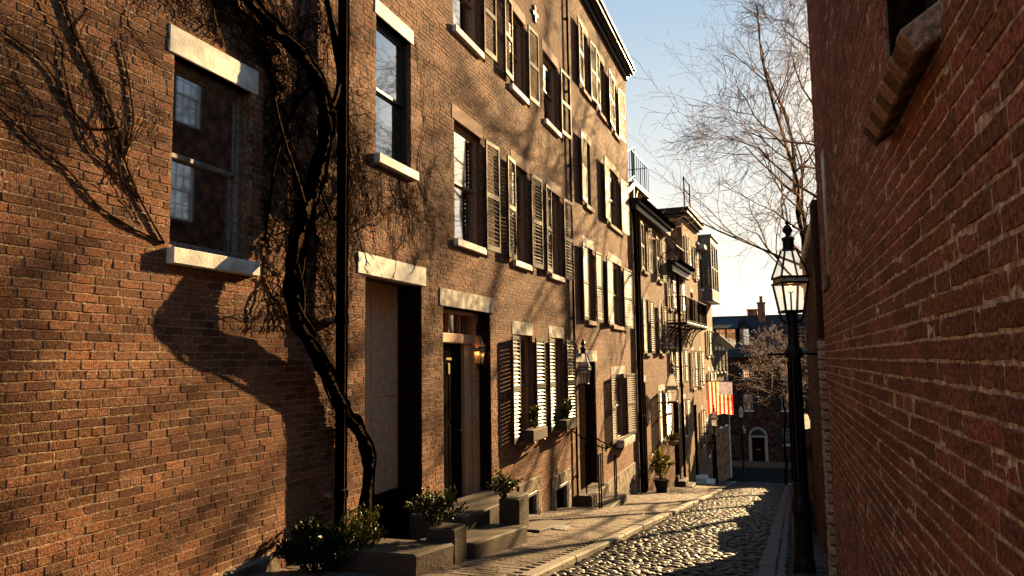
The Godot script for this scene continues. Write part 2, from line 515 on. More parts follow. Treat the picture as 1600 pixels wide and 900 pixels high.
# louvred shutter hung at u0 (or u1), face a little off the wall.  split: each slat a mesh of its own
func shutter(H: Dictionary, u0: float, u1: float, v0: float, v1: float, m: Material, split := false, swing := 0.06, hinge_right := false, off := 0.05, pitch := 0.07, lean := 48.0) -> void:
	var w := u1 - u0
	var h := v1 - v0
	var o := Node3D.new()
	var b := MB.new()
	var st := 0.05
	var th := 0.032
	b.box2(Vector3(0, 0, 0), Vector3(st, h, th), 0.004)
	b.box2(Vector3(w - st, 0, 0), Vector3(w, h, th), 0.004)
	var rails := [[0.0, 0.1], [h * 0.5 - 0.045, h * 0.5 + 0.045], [h - 0.075, h]]
	for r in rails: b.box2(Vector3(st, r[0], 0.001), Vector3(w - st, r[1], th - 0.001), 0.003)
	o = part(H.root, "shutter", b, M.shutter_frame if m == M.shutter_dark or m == M.shutter_matte else m, Vector3(u0, v0, off))
	if hinge_right:
		o.transform = Transform3D(Basis(), Vector3(u1, v0, off)) * Transform3D(Basis(Vector3.UP, swing), Vector3.ZERO) * Transform3D(Basis(), Vector3(-w, 0, 0))
	else:
		o.transform = Transform3D(Basis(Vector3.UP, -swing), Vector3(u0, v0, off))
	var sd := pitch * (0.66 if lean < 60.0 else 1.0)
	var sl := MB.new()
	sl.box(Vector3.ZERO, Vector3(w - st * 2 - 0.002, 0.006, sd), 0.0)
	var one := sl.mesh()
	var all := MB.new()
	for k in 2:
		var a: float = rails[k][1]
		var e: float = rails[k + 1][0]
		var cnt := int((e - a) / pitch)
		for j in cnt:
			var y := a + (j + 0.5) * (e - a) / cnt
			var bs := Basis(Vector3.RIGHT, deg_to_rad(lean + R.randf_range(-4, 4)))
			var at := Vector3(w / 2, y, th / 2)
			if split:
				var s := MeshInstance3D.new()
				s.mesh = one; s.material_override = m
				s.transform = Transform3D(bs, at)
				put(s, "slat", o)
			else:
				all.box(at, Vector3(w - st * 2 - 0.002, 0.006, sd), 0.0, bs)
	if not split: stuff(part(o, "slats", all, m))
	var hk := MB.new()
	for y in [h * 0.1, h * 0.9]: hk.rod(Vector3(0.0 if not hinge_right else w, y - 0.05, th * 0.3), Vector3(0.0 if not hinge_right else w, y + 0.05, th * 0.3), 0.012)
	part(o, "hinge", hk, M.black_iron)

func drainpipe(H: Dictionary, u: float, v0: float, v1: float, r: float, off: float, m: Material) -> void:
	var b := MB.new()
	b.tube(PackedVector3Array([Vector3(u, v0, off), Vector3(u, v1, off)]), PackedFloat32Array([r, r]), 14)
	var v := v0 + 0.7
	while v < v1:
		b.tube(PackedVector3Array([Vector3(u, v, off), Vector3(u, v + 0.09, off)]), PackedFloat32Array([r * 1.18, r * 1.18]), 14)
		b.box2(Vector3(u - r * 1.7, v + 0.02, -0.01), Vector3(u + r * 1.7, v + 0.06, off - r * 0.8))
		v += 1.9
	part(H.root, "drainpipe", b, m)

# ---------------------------------------------------------------- plants
func shrub(called: String, label: String, category: String, at: Vector3, size: Vector3, leaves: int, cols: Array, ll: float, lw: float, sd: int, upright := 0.3, group := "") -> Node3D:
	var r := RandomNumberGenerator.new()
	r.seed = sd
	var o := thing(called, label, category, at, group)
	var st := MB.new()
	st.col = Color(0.09, 0.055, 0.03)
	var lf := MB.new()
	var tips := []
	for k in 12 + int(leaves / 120.0):
		var a := r.randf() * TAU
		var q := sqrt(r.randf())
		var tip := Vector3(cos(a) * q * size.x * 0.5, size.y * r.randf_range(0.45, 1.0) * (1.0 - 0.35 * q * q), sin(a) * q * size.z * 0.5)
		var mid := Vector3(tip.x * 0.45, tip.y * 0.6, tip.z * 0.45) + Vector3(r.randf_range(-1, 1), 0, r.randf_range(-1, 1)) * size.x * 0.06
		st.tube(PackedVector3Array([Vector3(tip.x * 0.08, -0.03, tip.z * 0.08), mid, tip]), PackedFloat32Array([0.007, 0.005, 0.002]), 4)
		tips.append([Vector3(tip.x * 0.08, 0, tip.z * 0.08), mid, tip])
	for k in leaves:
		var s = tips[r.randi() % tips.size()]
		var f := sqrt(r.randf_range(0.1, 1.0))
		var p: Vector3 = (s[0] as Vector3).lerp(s[1], f * 2.0) if f < 0.5 else (s[1] as Vector3).lerp(s[2], f * 2.0 - 1.0)
		p += Vector3(r.randf_range(-1, 1), r.randf_range(-0.7, 0.7), r.randf_range(-1, 1)) * size.x * 0.085
		var d := (Vector3(r.randf_range(-1, 1), r.randf_range(-0.6, 1.0) + upright, r.randf_range(-1, 1)) + p * 0.8 / size.x).normalized()
		var nn := d.cross(Vector3(r.randf_range(-1, 1), r.randf_range(-1, 1), r.randf_range(-1, 1))).normalized()
		var c: Color = cols[r.randi() % cols.size()]
		var g := r.randf_range(0.7, 1.3)
		lf.col = Color(c.r * g, c.g * g, c.b * g)
		var z := r.randf_range(0.7, 1.25)
		lf.leaf(p, d, nn, ll * z, lw * z)
	part(o, "stem", st, M.bark)
	stuff(part(o, "foliage", lf, M.leaf))
	return o

# a bare tree grown branch from branch
var twigs: MB
var tree_rng: RandomNumberGenerator
func grow(b: MB, p: Vector3, d: Vector3, ln: float, r: float, level: int, most: int, rmin: float, up: float) -> void:
	var seg := 5 if level < 2 else 4 if level < 4 else 3
	var pts := PackedVector3Array([p])
	var rad := PackedFloat32Array([r])
	var dirs := []
	var T := tree_rng
	for k in seg:
		d = (d + Vector3(T.randf_range(-1, 1), T.randf_range(-1, 1) + up, T.randf_range(-1, 1)) * (0.2 + 0.03 * level)).normalized()
		p += d * ln / seg
		pts.append(p)
		rad.append(maxf(r * (1.0 - 0.55 * (k + 1.0) / seg), rmin))
		dirs.append(d)
	var into: MB = b if level < 2 else twigs
	into.tube(pts, rad, 8 if level == 0 else 6 if level < 2 else 4 if level == 2 else 3, false)
	if level >= most: return
	var kids: int = [4, 4, 4, 4, 3, 3][level]
	for k in kids:
		var f: float = 0.35 + 0.65 * (k + 1.0) / kids
		var j := clampi(int(f * seg), 1, seg)
		var dd: Vector3 = dirs[j - 1]
		var side := dd.cross(Vector3(T.randf_range(-1, 1), T.randf_range(-1, 1), T.randf_range(-1, 1))).normalized()
		var nd := (dd + side * T.randf_range(0.55, 1.05)).normalized()
		grow(b, pts[j], nd, ln * T.randf_range(0.55, 0.78), maxf(rad[j] * 0.72, rmin), level + 1, most, rmin, up * 0.8)

func bare_tree(called: String, label: String, at: Vector3, height: float, lean: Vector3, r: float, ln: float, most: int, sd: int, rmin: float, up: float, bark: Color, twig: Color, bare := 0.4, limbs := 15) -> Node3D:
	tree_rng = RandomNumberGenerator.new()
	tree_rng.seed = sd
	var T := tree_rng
	var o := thing(called, label, "tree", at)
	var b := MB.new()
	b.col = bark
	twigs = MB.new()
	twigs.col = twig
	var pts := PackedVector3Array()
	var rad := PackedFloat32Array()
	var wob := Vector3.ZERO
	var n := 18
	for k in n + 1:
		var f := float(k) / n
		if k > 2: wob += Vector3(T.randf_range(-1, 1), 0, T.randf_range(-1, 1)) * height * 0.011
		pts.append(Vector3(0, height * f - 0.3, 0) + lean * f * f + wob)
		rad.append(maxf(r * (1.0 - 0.86 * f) * (1.5 if k == 0 else 1.0), rmin))
	b.tube(pts, rad, 10)
	part(o, "trunk", b, M.bark)
	var turn := T.randf() * TAU
	for k in limbs:
		var f := bare + (0.97 - bare) * k / (limbs - 1.0)
		var x := f * n
		var p := pts[int(x)].lerp(pts[mini(int(x) + 1, n)], x - int(x))
		turn += 2.4 + T.randf_range(-0.3, 0.3)
		b = MB.new()
		b.col = bark
		var d := Vector3(cos(turn), T.randf_range(0.55, 1.0), sin(turn)).normalized()
		grow(b, p, d, ln * (1.1 - 0.72 * (f - bare) / (1.0 - bare)) * T.randf_range(0.8, 1.15), rad[int(x)] * 0.55, 1, most, rmin, up)
		part(o, "limb", b, M.bark)
	stuff(part(o, "twigs", twigs, M.bark))
	return o

# dry creeper stems wandering over a wall: random walks in the plane that fork
func creep(b: MB, r: RandomNumberGenerator, p: Vector3, a: float, ln: float, rad: float, depth: int, bounds: Callable) -> void:
	var pts := PackedVector3Array()
	var rs := PackedFloat32Array()
	var n := int(ln / 0.05) + 2
	var forks := []
	for k in n:
		pts.append(p)
		rs.append(rad * (1.0 - 0.6 * k / n))
		a += r.randf_range(-0.32, 0.32)
		p += Vector3(cos(a), sin(a), 0) * 0.05
		p.z = 0.003 + rad + 0.007 * r.randf()
		if bounds.is_valid() and not bounds.call(p): break
		if depth > 0 and k > 0 and r.randf() < 0.16: forks.append([p, a + r.randf_range(0.35, 1.0) * (1 if r.randf() < 0.5 else -1), 1.0 - float(k) / n])
	if pts.size() > 1: b.tube(pts, rs, 4 if rad > 0.004 else 3, false)
	for f in forks: creep(b, r, f[0], f[1], ln * r.randf_range(0.3, 0.65), maxf(rad * 0.62, 0.0016), depth - 1, bounds)

# ---------------------------------------------------------------- lanterns
func lantern_head(o: Node3D, at: Vector3, s: float, glass: Material, lit: bool, metal: Material) -> void:
	var b := MB.new()
	var h0 := 0.115 * s
	var h1 := 0.165 * s
	var H := 0.36 * s
	var t := 0.018 * s
	b.box2(at + Vector3(-h0 - t, -0.02 * s, -h0 - t), at + Vector3(h0 + t, 0.015 * s, h0 + t), 0.004)
	for k in 4:
		var q := Vector3(1 if k & 1 else -1, 0, 1 if k & 2 else -1)
		b.bar(at + q * h0, at + q * h1 + Vector3(0, H, 0), t * 1.3, t * 1.3)
		b.bar(at + q * (h1 + t * 0.5) + Vector3(0, H + 0.08 * s, 0), at + q * 0.07 * s + Vector3(0, H + 0.44 * s, 0), t * 1.1, t * 1.1)
	for y in [H, H + 0.075 * s]:
		for k in 4:
			var a := PI / 2 * k
			var c := Vector3(cos(a), 0, sin(a))
			var e := Vector3(-sin(a), 0, cos(a))
			b.bar(at + c * h1 + e * (h1 + t) + Vector3(0, y, 0), at + c * h1 - e * (h1 + t) + Vector3(0, y, 0), t * 1.6, t * 1.5)
	part(o, "lantern_frame", b, metal)
	var p := MB.new()
	var pr := MB.new()
	var pm := MB.new()
	for k in 4:
		var a := PI / 2 * k
		var c := Vector3(cos(a), 0, sin(a))
		var e := Vector3(-sin(a), 0, cos(a))
		p.quad(at + c * h0 - e * h0, at + c * h0 + e * h0, at + c * h1 + e * h1 + Vector3(0, H, 0), at + c * h1 - e * h1 + Vector3(0, H, 0))
		pm.quad(at + c * h1 - e * h1 + Vector3(0, H, 0), at + c * h1 + e * h1 + Vector3(0, H, 0), at + c * h1 + e * h1 + Vector3(0, H + 0.075 * s, 0), at + c * h1 - e * h1 + Vector3(0, H + 0.075 * s, 0))
		var r0 := h1 + t * 0.4
		var r1 := 0.07 * s
		pr.quad(at + c * r0 - e * r0 + Vector3(0, H + 0.08 * s, 0), at + c * r0 + e * r0 + Vector3(0, H + 0.08 * s, 0), at + c * r1 + e * r1 + Vector3(0, H + 0.44 * s, 0), at + c * r1 - e * r1 + Vector3(0, H + 0.44 * s, 0))
	part(o, "pane", p, glass)
	part(o, "pane", pm, M.white_paint)
	part(o, "roof_pane", pr, glass)
	var f := MB.new()
	f.lathe(at + Vector3(0, H + 0.43 * s, 0), [Vector2(0.085, 0) * s, Vector2(0.085, 0.02) * s, Vector2(0.07, 0.03) * s, Vector2(0.07, 0.13) * s, Vector2(0.085, 0.14) * s, Vector2(0.075, 0.165) * s, Vector2(0.03, 0.185) * s, Vector2(0.03, 0.21) * s, Vector2(0.062, 0.245) * s, Vector2(0.066, 0.275) * s, Vector2(0.045, 0.315) * s, Vector2(0.018, 0.335) * s, Vector2(0.03, 0.355) * s, Vector2(0.03, 0.375) * s, Vector2(0.0, 0.4) * s], 14)
	part(o, "finial", f, metal)
	var g := MB.new()
	g.rod(at, at + Vector3(0, H * 0.68, 0), 0.011 * s)
	for k in 3: g.rod(at + Vector3(0, H * 0.66, 0), at + Vector3(cos(k * 2.1) * 0.04, 0, sin(k * 2.1) * 0.04) * s + Vector3(0, H * 0.72, 0), 0.006 * s)
	part(o, "burner", g, M.brass)
	if lit:
		var fl := MB.new()
		fl.lathe(at + Vector3(0, H * 0.7, 0), [Vector2(0.0, 0), Vector2(0.022, 0.02) * s, Vector2(0.026, 0.045) * s, Vector2(0.012, 0.075) * s, Vector2(0, 0.085) * s], 10)
		part(o, "flame", fl, M.flame)
		var l := OmniLight3D.new()
		l.light_color = Color(1.0, 0.72, 0.38); l.light_energy = 0.012; l.omni_range = 12.0; l.omni_attenuation = 2.0; l.light_size = 0.03; l.shadow_enabled = true
		l.position = at + Vector3(0, H * 0.7 + 0.04 * s, 0)
		put(l, "flame_light", o)

var cam: Camera3D

# ================================================================= the scene
func _ready() -> void:
	R.seed = 20
	cam = Camera3D.new()
	cam.name = "camera"
	cam.fov = rad_to_deg(2.0 * atan(450.0 / 1200.0))
	cam.far = 900.0
	cam.near = 0.05
	cam.transform = Transform3D(Basis(Vector3.UP, deg_to_rad(18.8415)) * Basis(Vector3.RIGHT, deg_to_rad(5.4354)) * Basis(Vector3.BACK, deg_to_rad(-0.8594)), CAM)
	add_child(cam)
	var env := Environment.new()
	env.background_mode = Environment.BG_SKY
	var sky := Sky.new()
	var ps := ProceduralSkyMaterial.new()
	ps.sky_top_color = lin(0.008, 0.058, 0.118)
	ps.sky_horizon_color = lin(0.28, 0.244, 0.18)
	ps.sky_curve = 0.25
	ps.ground_horizon_color = lin(0.12, 0.1, 0.08)
	ps.ground_bottom_color = lin(0.04, 0.032, 0.025)
	ps.sun_angle_max = 23.0
	ps.sun_curve = 0.28
	sky.sky_material = ps
	env.sky = sky
	env.tonemap_mode = Environment.TONE_MAPPER_LINEAR
	env.tonemap_exposure = 5.9
	env.sdfgi_enabled = true; env.ssao_enabled = true; env.ssil_enabled = true
	var we := WorldEnvironment.new()
	we.name = "environment"
	we.environment = env
	add_child(we)
	var sun := DirectionalLight3D.new()
	sun.name = "sun"
	sun.light_energy = 1.6
	sun.light_color = Color(1.0, 0.84, 0.6)
	sun.light_angular_distance = 0.5
	sun.shadow_enabled = true
	var to_sun := Vector3(tan(deg_to_rad(15.0)), tan(deg_to_rad(18.0)) / cos(deg_to_rad(15.0)), -1.0).normalized()
	sun.transform.basis = Basis.looking_at(-to_sun)
	add_child(sun)
	make_materials()
	setting()
	near_house()
	door_house()
	white_shutter_house()
	gutter_house()
	far_houses()
	end_house()
	right_side()
	street_things()
	trees()

func palette(r: float, g: float, b: float, spread := 0.3, sd := 1) -> Array:
	var q := RandomNumberGenerator.new()
	q.seed = sd
	var out := []
	for k in 8:
		var f := 1.0 + spread * (k / 3.5 - 1.0)
		out.append(Color(r * f * q.randf_range(0.96, 1.04), g * f * q.randf_range(0.9, 1.1), b * f * q.randf_range(0.88, 1.12)))
	return out

# ---------------------------------------------------------------- ground, street and pavements
var stone_cache := {}
func cobble_mesh(variant: int, col: Color) -> ArrayMesh:
	var key := "%d %s" % [variant, col.to_html()]
	if stone_cache.has(key): return stone_cache[key]
	var r := RandomNumberGenerator.new()
	r.seed = 500 + variant
	var b := MB.new()
	b.col = col
	var seg := 10
	var P := []
	var wob := []
	for s in seg: wob.append(r.randf_range(0.86, 1.12))
	for q in [[1.0, -0.05], [1.03, 0.004], [0.94, 0.026], [0.68, 0.038], [0.34, 0.043]]:
		var row := []
		for s in seg:
			var a := TAU * s / seg
			var w: float = lerpf(wob[s], 1.0, (q[1] + 0.05) * 4.0)
			row.append(Vector3(cos(a) * 0.5 * q[0] * w, q[1] + r.randf_range(-0.003, 0.003), sin(a) * 0.5 * q[0] * w))
		P.append(row)
	# one smooth dome
	var base := b.v.size()
	var tip := Vector3(r.randf_range(-0.05, 0.05), 0.044, r.randf_range(-0.05, 0.05))
	for j in P.size():
		for s in seg:
			var du: Vector3 = P[j][(s + 1) % seg] - P[j][(s + seg - 1) % seg]
			var dv: Vector3 = (P[j + 1][s] if j + 1 < P.size() else tip) - (P[j - 1][s] if j else P[j][s] - Vector3(0, 0.02, 0))
			b.v.append(P[j][s]); b.n.append(dv.cross(du).normalized()); b.c.append(col); b.t.append(Vector2.ZERO)
	b.v.append(tip); b.n.append(Vector3.UP); b.c.append(col); b.t.append(Vector2.ZERO)
	for j in P.size() - 1:
		for s in seg:
			var s2 := (s + 1) % seg
			var q := base + j * seg
			b.i.append_array([q + s, q + s2, q + seg + s, q + s2, q + seg + s2, q + seg + s])
	var last := base + (P.size() - 1) * seg
	for s in seg: b.i.append_array([last + s, last + (s + 1) % seg, base + P.size() * seg])
	stone_cache[key] = b.mesh()
	return stone_cache[key]

var paver_cache := {}
func paver_mesh(variant: int, col: Color) -> ArrayMesh:      # 1 x 1 in plan, scaled where it is laid
	var key := "%d %s" % [variant, col.to_html()]
	if paver_cache.has(key): return paver_cache[key]
	var r := RandomNumberGenerator.new()
	r.seed = 900 + variant
	var b := MB.new()
	b.col = col
	var nx := 4
	var g := []
	for y in 3:
		var row := []
		for x in nx:
			row.append(Vector3((x / (nx - 1.0) - 0.5) * 0.95 + r.randf_range(-0.012, 0.012), r.randf_range(-0.0035, 0.001), -(y / 2.0 - 0.5) * 0.92 + r.randf_range(-0.012, 0.012)))
		g.append(row)
	for y in 2:
		for x in nx - 1: b.quad(g[y][x], g[y][x + 1], g[y + 1][x + 1], g[y + 1][x])
	var ring := []
	for x in nx: ring.append(g[0][x])
	ring.append(g[1][nx - 1])
	for x in range(nx - 1, -1, -1): ring.append(g[2][x])
	ring.append(g[1][0])
	for k in ring.size():
		var p: Vector3 = ring[k]
		var q: Vector3 = ring[(k + 1) % ring.size()]
		var p2 := Vector3(p.x * 1.035, -0.006, p.z * 1.05)
		var q2 := Vector3(q.x * 1.035, -0.006, q.z * 1.05)
		b.quad(p, p2, q2, q)
		b.quad(p2, p2 - Vector3(0, 0.03, 0), q2 - Vector3(0, 0.03, 0), q2)
	paver_cache[key] = b.mesh()
	return paver_cache[key]

func strip(x0: Callable, x1: Callable, d0: float, d1: float, up0: float, up1: float, step := 1.0) -> MB:
	var b := MB.new()
	var d := d0
	while d < d1 - 1e-3:
		var e := minf(d + step, d1)
		b.quad(Vector3(x0.call(d), gy(d) + up0, -d), Vector3(x1.call(d), gy(d) + up1, -d), Vector3(x1.call(e), gy(e) + up1, -e), Vector3(x0.call(e), gy(e) + up0, -e))
		d = e
	return b

func setting() -> void:
	var g := MB.new()
	var ds := [-400.0, -30.0, 0.0, 25.0, 49.0, 64.0, 200.0, 700.0]
	for k in ds.size() - 1:
		var a: float = ds[k]
		var e: float = ds[k + 1]
		g.quad(Vector3(-500, gy(a) - 0.22, -a), Vector3(500, gy(a) - 0.22, -a), Vector3(500, gy(e) - 0.22, -e), Vector3(-500, gy(e) - 0.22, -e))
	structure("ground", g, M.earth)
	var street := structure("street", strip(func(d): return left_kerb(d) - 0.1, func(d): return right_kerb(d) + 0.1, -6.0, 49.0, -0.052, -0.052), M.dirt)
	# cobblestones: uneven rows across the lane
	var pal := []
	for k in 8:
		var f := 0.55 + 0.1 * k
		pal.append(Color(0.082 * f, 0.067 * f, 0.054 * f))
	var T := []
	var slope := Basis(Vector3.RIGHT, -0.127)
	var d := 4.5
	while d < 48.9:
		var x := left_kerb(d) + 0.07 + R.randf_range(-0.04, 0.04)
		while x < right_kerb(d) - 0.03:
			var w := R.randf_range(0.1, 0.18)
			var dep := R.randf_range(0.082, 0.115)
			var q := (x + w / 2 - (left_kerb(d) + right_kerb(d)) / 2) / 1.05
			var dd := d + R.randf_range(-0.028, 0.028)
			var bs := slope * Basis(Vector3.UP, R.randf_range(-0.4, 0.4)) * Basis(Vector3.RIGHT, R.randf_range(-0.12, 0.12)) * Basis.from_scale(Vector3(w * 1.0, R.randf_range(0.75, 1.15), dep * 1.02))
			T.append([Transform3D(bs, Vector3(x + w / 2, gy(dd) - 0.064 + 0.035 * (1.0 - q * q) + R.randf_range(-0.008, 0.008), -dd)), R.randi() % 8])
			x += w * 0.94
		d += 0.088
	lay(street, "cobblestone", "cobblestones", T, pal, 300, M.cobble, cobble_mesh)
	# left pavement
	var lp := structure("pavement", strip(func(_d): return -4.9, func(d): return left_kerb(d) - 0.17, -6.0, 49.0, 0.045, 0.0), M.dirt)
	var pp := palette(0.16, 0.115, 0.09, 0.3, 5)
	T = []
	d = 3.0
	var row := 0
	while d < 48.9:
		var x := left_kerb(d) - 0.18 - (0.1 if row % 2 else 0.0)
		while x > -4.75:
			var w := 0.2 * R.randf_range(0.97, 1.02)
			var cx := x - w / 2
			var up := lerpf(0.012, 0.055, clampf((left_kerb(d) - 0.17 - cx) / 2.2, 0, 1)) + R.randf_range(-0.003, 0.004)
			var bs := slope * Basis(Vector3.UP, R.randf_range(-0.02, 0.02)) * Basis(Vector3.BACK, -0.02 + R.randf_range(-0.02, 0.02)) * Basis(Vector3.RIGHT, R.randf_range(-0.03, 0.03)) * Basis.from_scale(Vector3(w, 1, 0.1))
			T.append([Transform3D(bs, Vector3(cx, gy(d) + up, -d)), R.randi() % 8])
			x -= w
		d += 0.105
		row += 1
	lay(lp, "brick", "brickwork", T, pp, 300, M.paver, paver_mesh)
	# kerbs of long granite stones
	var kb := structure("kerb", strip(func(d): return left_kerb(d) - 0.165, func(d): return left_kerb(d) - 0.005, -6.0, 49.0, -0.13, -0.13), M.dirt)
	d = -4.0
	while d < 48.9:
		var ln := R.randf_range(1.1, 2.0)
		var e := minf(d + ln, 49.0)
		var b := MB.new()
		var m := (d + e) / 2
		var hw := 0.085 + R.randf_range(-0.006, 0.008)
		b.box(Vector3.ZERO, Vector3(hw * 2, 0.26, (e - d) - R.randf_range(0.008, 0.02)), 0.018)
		var o := part(kb, "kerbstone", b, M.kerb, Vector3(left_kerb(m) - 0.085 + R.randf_range(-0.012, 0.012), gy(m) - 0.115 + R.randf_range(-0.01, 0.01), -m))
		o.basis = Basis(Vector3.UP, R.randf_range(-0.012, 0.012)) * Basis(Vector3.RIGHT, -atan((gy(d) - gy(e)) / (e - d)))
		d = e
	# right pavement: a kerb of setts, a second row of small setts, then bricks to the wall
	var rp := structure("pavement", strip(func(d): return right_kerb(d) + 0.19, func(d): return maxf(0.7, right_kerb(d) + 0.5), -6.0, 49.0, -0.03, -0.03), M.dirt)
	T = []
	d = 4.0
	row = 0
	while d < 48.9:
		var x := right_kerb(d) + 0.32 - (0.1 if row % 2 else 0.0)
		while x < 0.62 + maxf(0.0, d - 20.0) * 0.012:
			var up := R.randf_range(-0.006, 0.005)
			var bs := slope * Basis(Vector3.UP, R.randf_range(-0.03, 0.03)) * Basis(Vector3.RIGHT, R.randf_range(-0.04, 0.04)) * Basis.from_scale(Vector3(0.197, 1, 0.098))
			if x > right_kerb(d) + 0.27: T.append([Transform3D(bs, Vector3(x + 0.1, gy(d) + up, -d)), R.randi() % 8])
			x += 0.2
		d += 0.104
		row += 1
	lay(rp, "brick", "brickwork", T, pp, 250, M.paver, paver_mesh)
	var kr := structure("kerb", strip(func(d): return right_kerb(d) + 0.01, func(d): return right_kerb(d) + 0.3, -6.0, 49.0, -0.12, -0.12), M.dirt)
	for lane in 2:
		d = 3.5
		while d < 48.9:
			var ln := R.randf_range(0.3, 0.62) if lane == 0 else R.randf_range(0.14, 0.26)
			var b := MB.new()
			var wd := 0.19 if lane == 0 else 0.105
			b.box(Vector3.ZERO, Vector3(wd + R.randf_range(-0.015, 0.012), 0.22, ln - 0.014), 0.014)
			var o := part(kr, "kerbstone" if lane == 0 else "sett", b, M.kerb, Vector3(right_kerb(d + ln / 2) + (0.1 if lane == 0 else 0.255) + R.randf_range(-0.01, 0.01), gy(d + ln / 2) - 0.105 + R.randf_range(-0.008, 0.008), -(d + ln / 2)))
			o.basis = Basis(Vector3.UP, R.randf_range(-0.03, 0.03)) * Basis(Vector3.RIGHT, -0.127) * Basis(Vector3.BACK, R.randf_range(-0.03, 0.03))
			d += ln
	var lit := MB.new()
	for k in 420:
		var dd := R.randf_range(5.0, 30.0)
		var xx := R.randf_range(-4.6, left_kerb(dd) - 0.1) if R.randf() < 0.45 else left_kerb(dd) + R.randf() * R.randf() * 2.0
		var hgt := 0.035 if xx < left_kerb(dd) - 0.05 else -0.03
		var g2 := R.randf_range(0.5, 1.2)
		lit.col = Color(0.2 * g2, 0.11 * g2, 0.045 * g2)
		lit.leaf(Vector3(xx, gy(dd) + hgt + 0.02, -dd), Vector3(R.randf_range(-1, 1), R.randf_range(-0.1, 0.3), R.randf_range(-1, 1)).normalized(), Vector3(R.randf_range(-0.4, 0.4), 1, R.randf_range(-0.4, 0.4)).normalized(), R.randf_range(0.03, 0.07), R.randf_range(0.008, 0.02))
	var leaves := part(self, "fallen_leaves", lit, M.leaf)
	stuff(leaves)
	leaves.set_meta("label", "scattered brown fallen leaves on the lane and pavement"); leaves.set_meta("category", "leaves")
	# the cross street at the foot of the hill
	var cr := MB.new()
	for e in [[49.0, 58.6]]:
		cr.quad(Vector3(-60, gy(e[0]) - 0.1, -e[0]), Vector3(60, gy(e[0]) - 0.1, -e[0]), Vector3(60, gy(e[1]) - 0.1, -e[1]), Vector3(-60, gy(e[1]) - 0.1, -e[1]))
	structure("road", cr, M.asphalt)
	var fp := MB.new()
	fp.col = Color(0.2, 0.11, 0.07)
	fp.box(Vector3(0, gy(60.4) - 0.05, -60.4), Vector3(120, 0.24, 3.6), 0.01, Basis(Vector3.RIGHT, -0.037))
	structure("pavement", fp, M.paver)

# ---------------------------------------------------------------- the creeper covered house, nearest on the left
func near_house() -> void:
	var H := make_house("brick_house", "nearest brick house on the left, with white lintels, drainpipe and bare creepers on its wall", -4.7, 0.0, PI / 2, -2.9, palette(0.27, 0.122, 0.068, 0.36, 1), 1.0, "row houses down the left side of the lane")
	var b0: float = H.vb
	var S: Material = M.painted_stone
	lintel(H, 4.96, 6.13, 2.63 - b0, 2.87 - b0, S, 0.012)
	window(H, 5.03, 6.04, 0.98 - b0, 2.63 - b0, 0.15, M.grey_paint)
	sill(H, 5.0, 6.12, 0.84 - b0, 0.975 - b0, S, 0.075)
	lintel(H, 8.45, 9.57, 4.5 - b0, 4.71 - b0, S, 0.012)
	window(H, 8.5, 9.5, 2.66 - b0, 4.5 - b0, 0.13)
	sill(H, 8.46, 9.6, 2.53 - b0, 2.655 - b0, S, 0.075)
	lintel(H, 8.05, 9.95, 1.08 - b0, 1.34 - b0, S, 0.012)
	# recessed side door
	H.open.append([8.24, 9.82, -3.0 - b0, 1.08 - b0, 0.38])
	var p := MB.new()
	p.box2(Vector3(8.2, -1.72 - b0, -0.42), Vector3(9.86, 1.2 - b0, -0.365))
	var door := part(H.root, "door", p, M.pale_door)
	p = MB.new()
	for k in 4: p.box2(Vector3(8.3 + k * 0.37, -1.6 - b0, -0.366), Vector3(8.62 + k * 0.37, -0.6 - b0, -0.357), 0.008)
	for k in 4: p.box2(Vector3(8.3 + k * 0.37, -0.45 - b0, -0.366), Vector3(8.62 + k * 0.37, 0.95 - b0, -0.357), 0.008)
	part(door, "panel", p, M.pale_door)
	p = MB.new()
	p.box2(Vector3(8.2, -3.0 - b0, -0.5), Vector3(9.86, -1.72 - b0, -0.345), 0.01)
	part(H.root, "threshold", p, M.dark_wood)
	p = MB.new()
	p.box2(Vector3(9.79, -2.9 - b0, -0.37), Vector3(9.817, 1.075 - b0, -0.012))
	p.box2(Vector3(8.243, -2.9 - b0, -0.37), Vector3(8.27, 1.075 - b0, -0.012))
	part(H.root, "door_or_shade_lining", p, M.dark_wood)  # dark sheets added over the brick jambs in place of their shade
	# stone footing
	p = MB.new()
	p.box2(Vector3(3.2, -2.9 - b0, -0.05), Vector3(6.55, -1.82 - b0, 0.035), 0.02)
	for k in 1: part(H.root, "footing", p, M.foundation)
	H.open.append([3.3, 6.45, 0.0, -1.85 - b0, 0.02, 1])
	drainpipe(H, 7.47, gh(7.5) - b0, 8.2 - b0, 0.066, 0.145, M.copper)
	brick_front(H, -4.0, 10.25, 0.0, 8.2 - b0, 300, Color(0.46, 0.33, 0.215), func(u): return gh(u) - b0 - 0.1)
	body(H, -4.0, 10.25, 0.0, 8.2 - b0, 8.0, M.far_brick, M.slate)

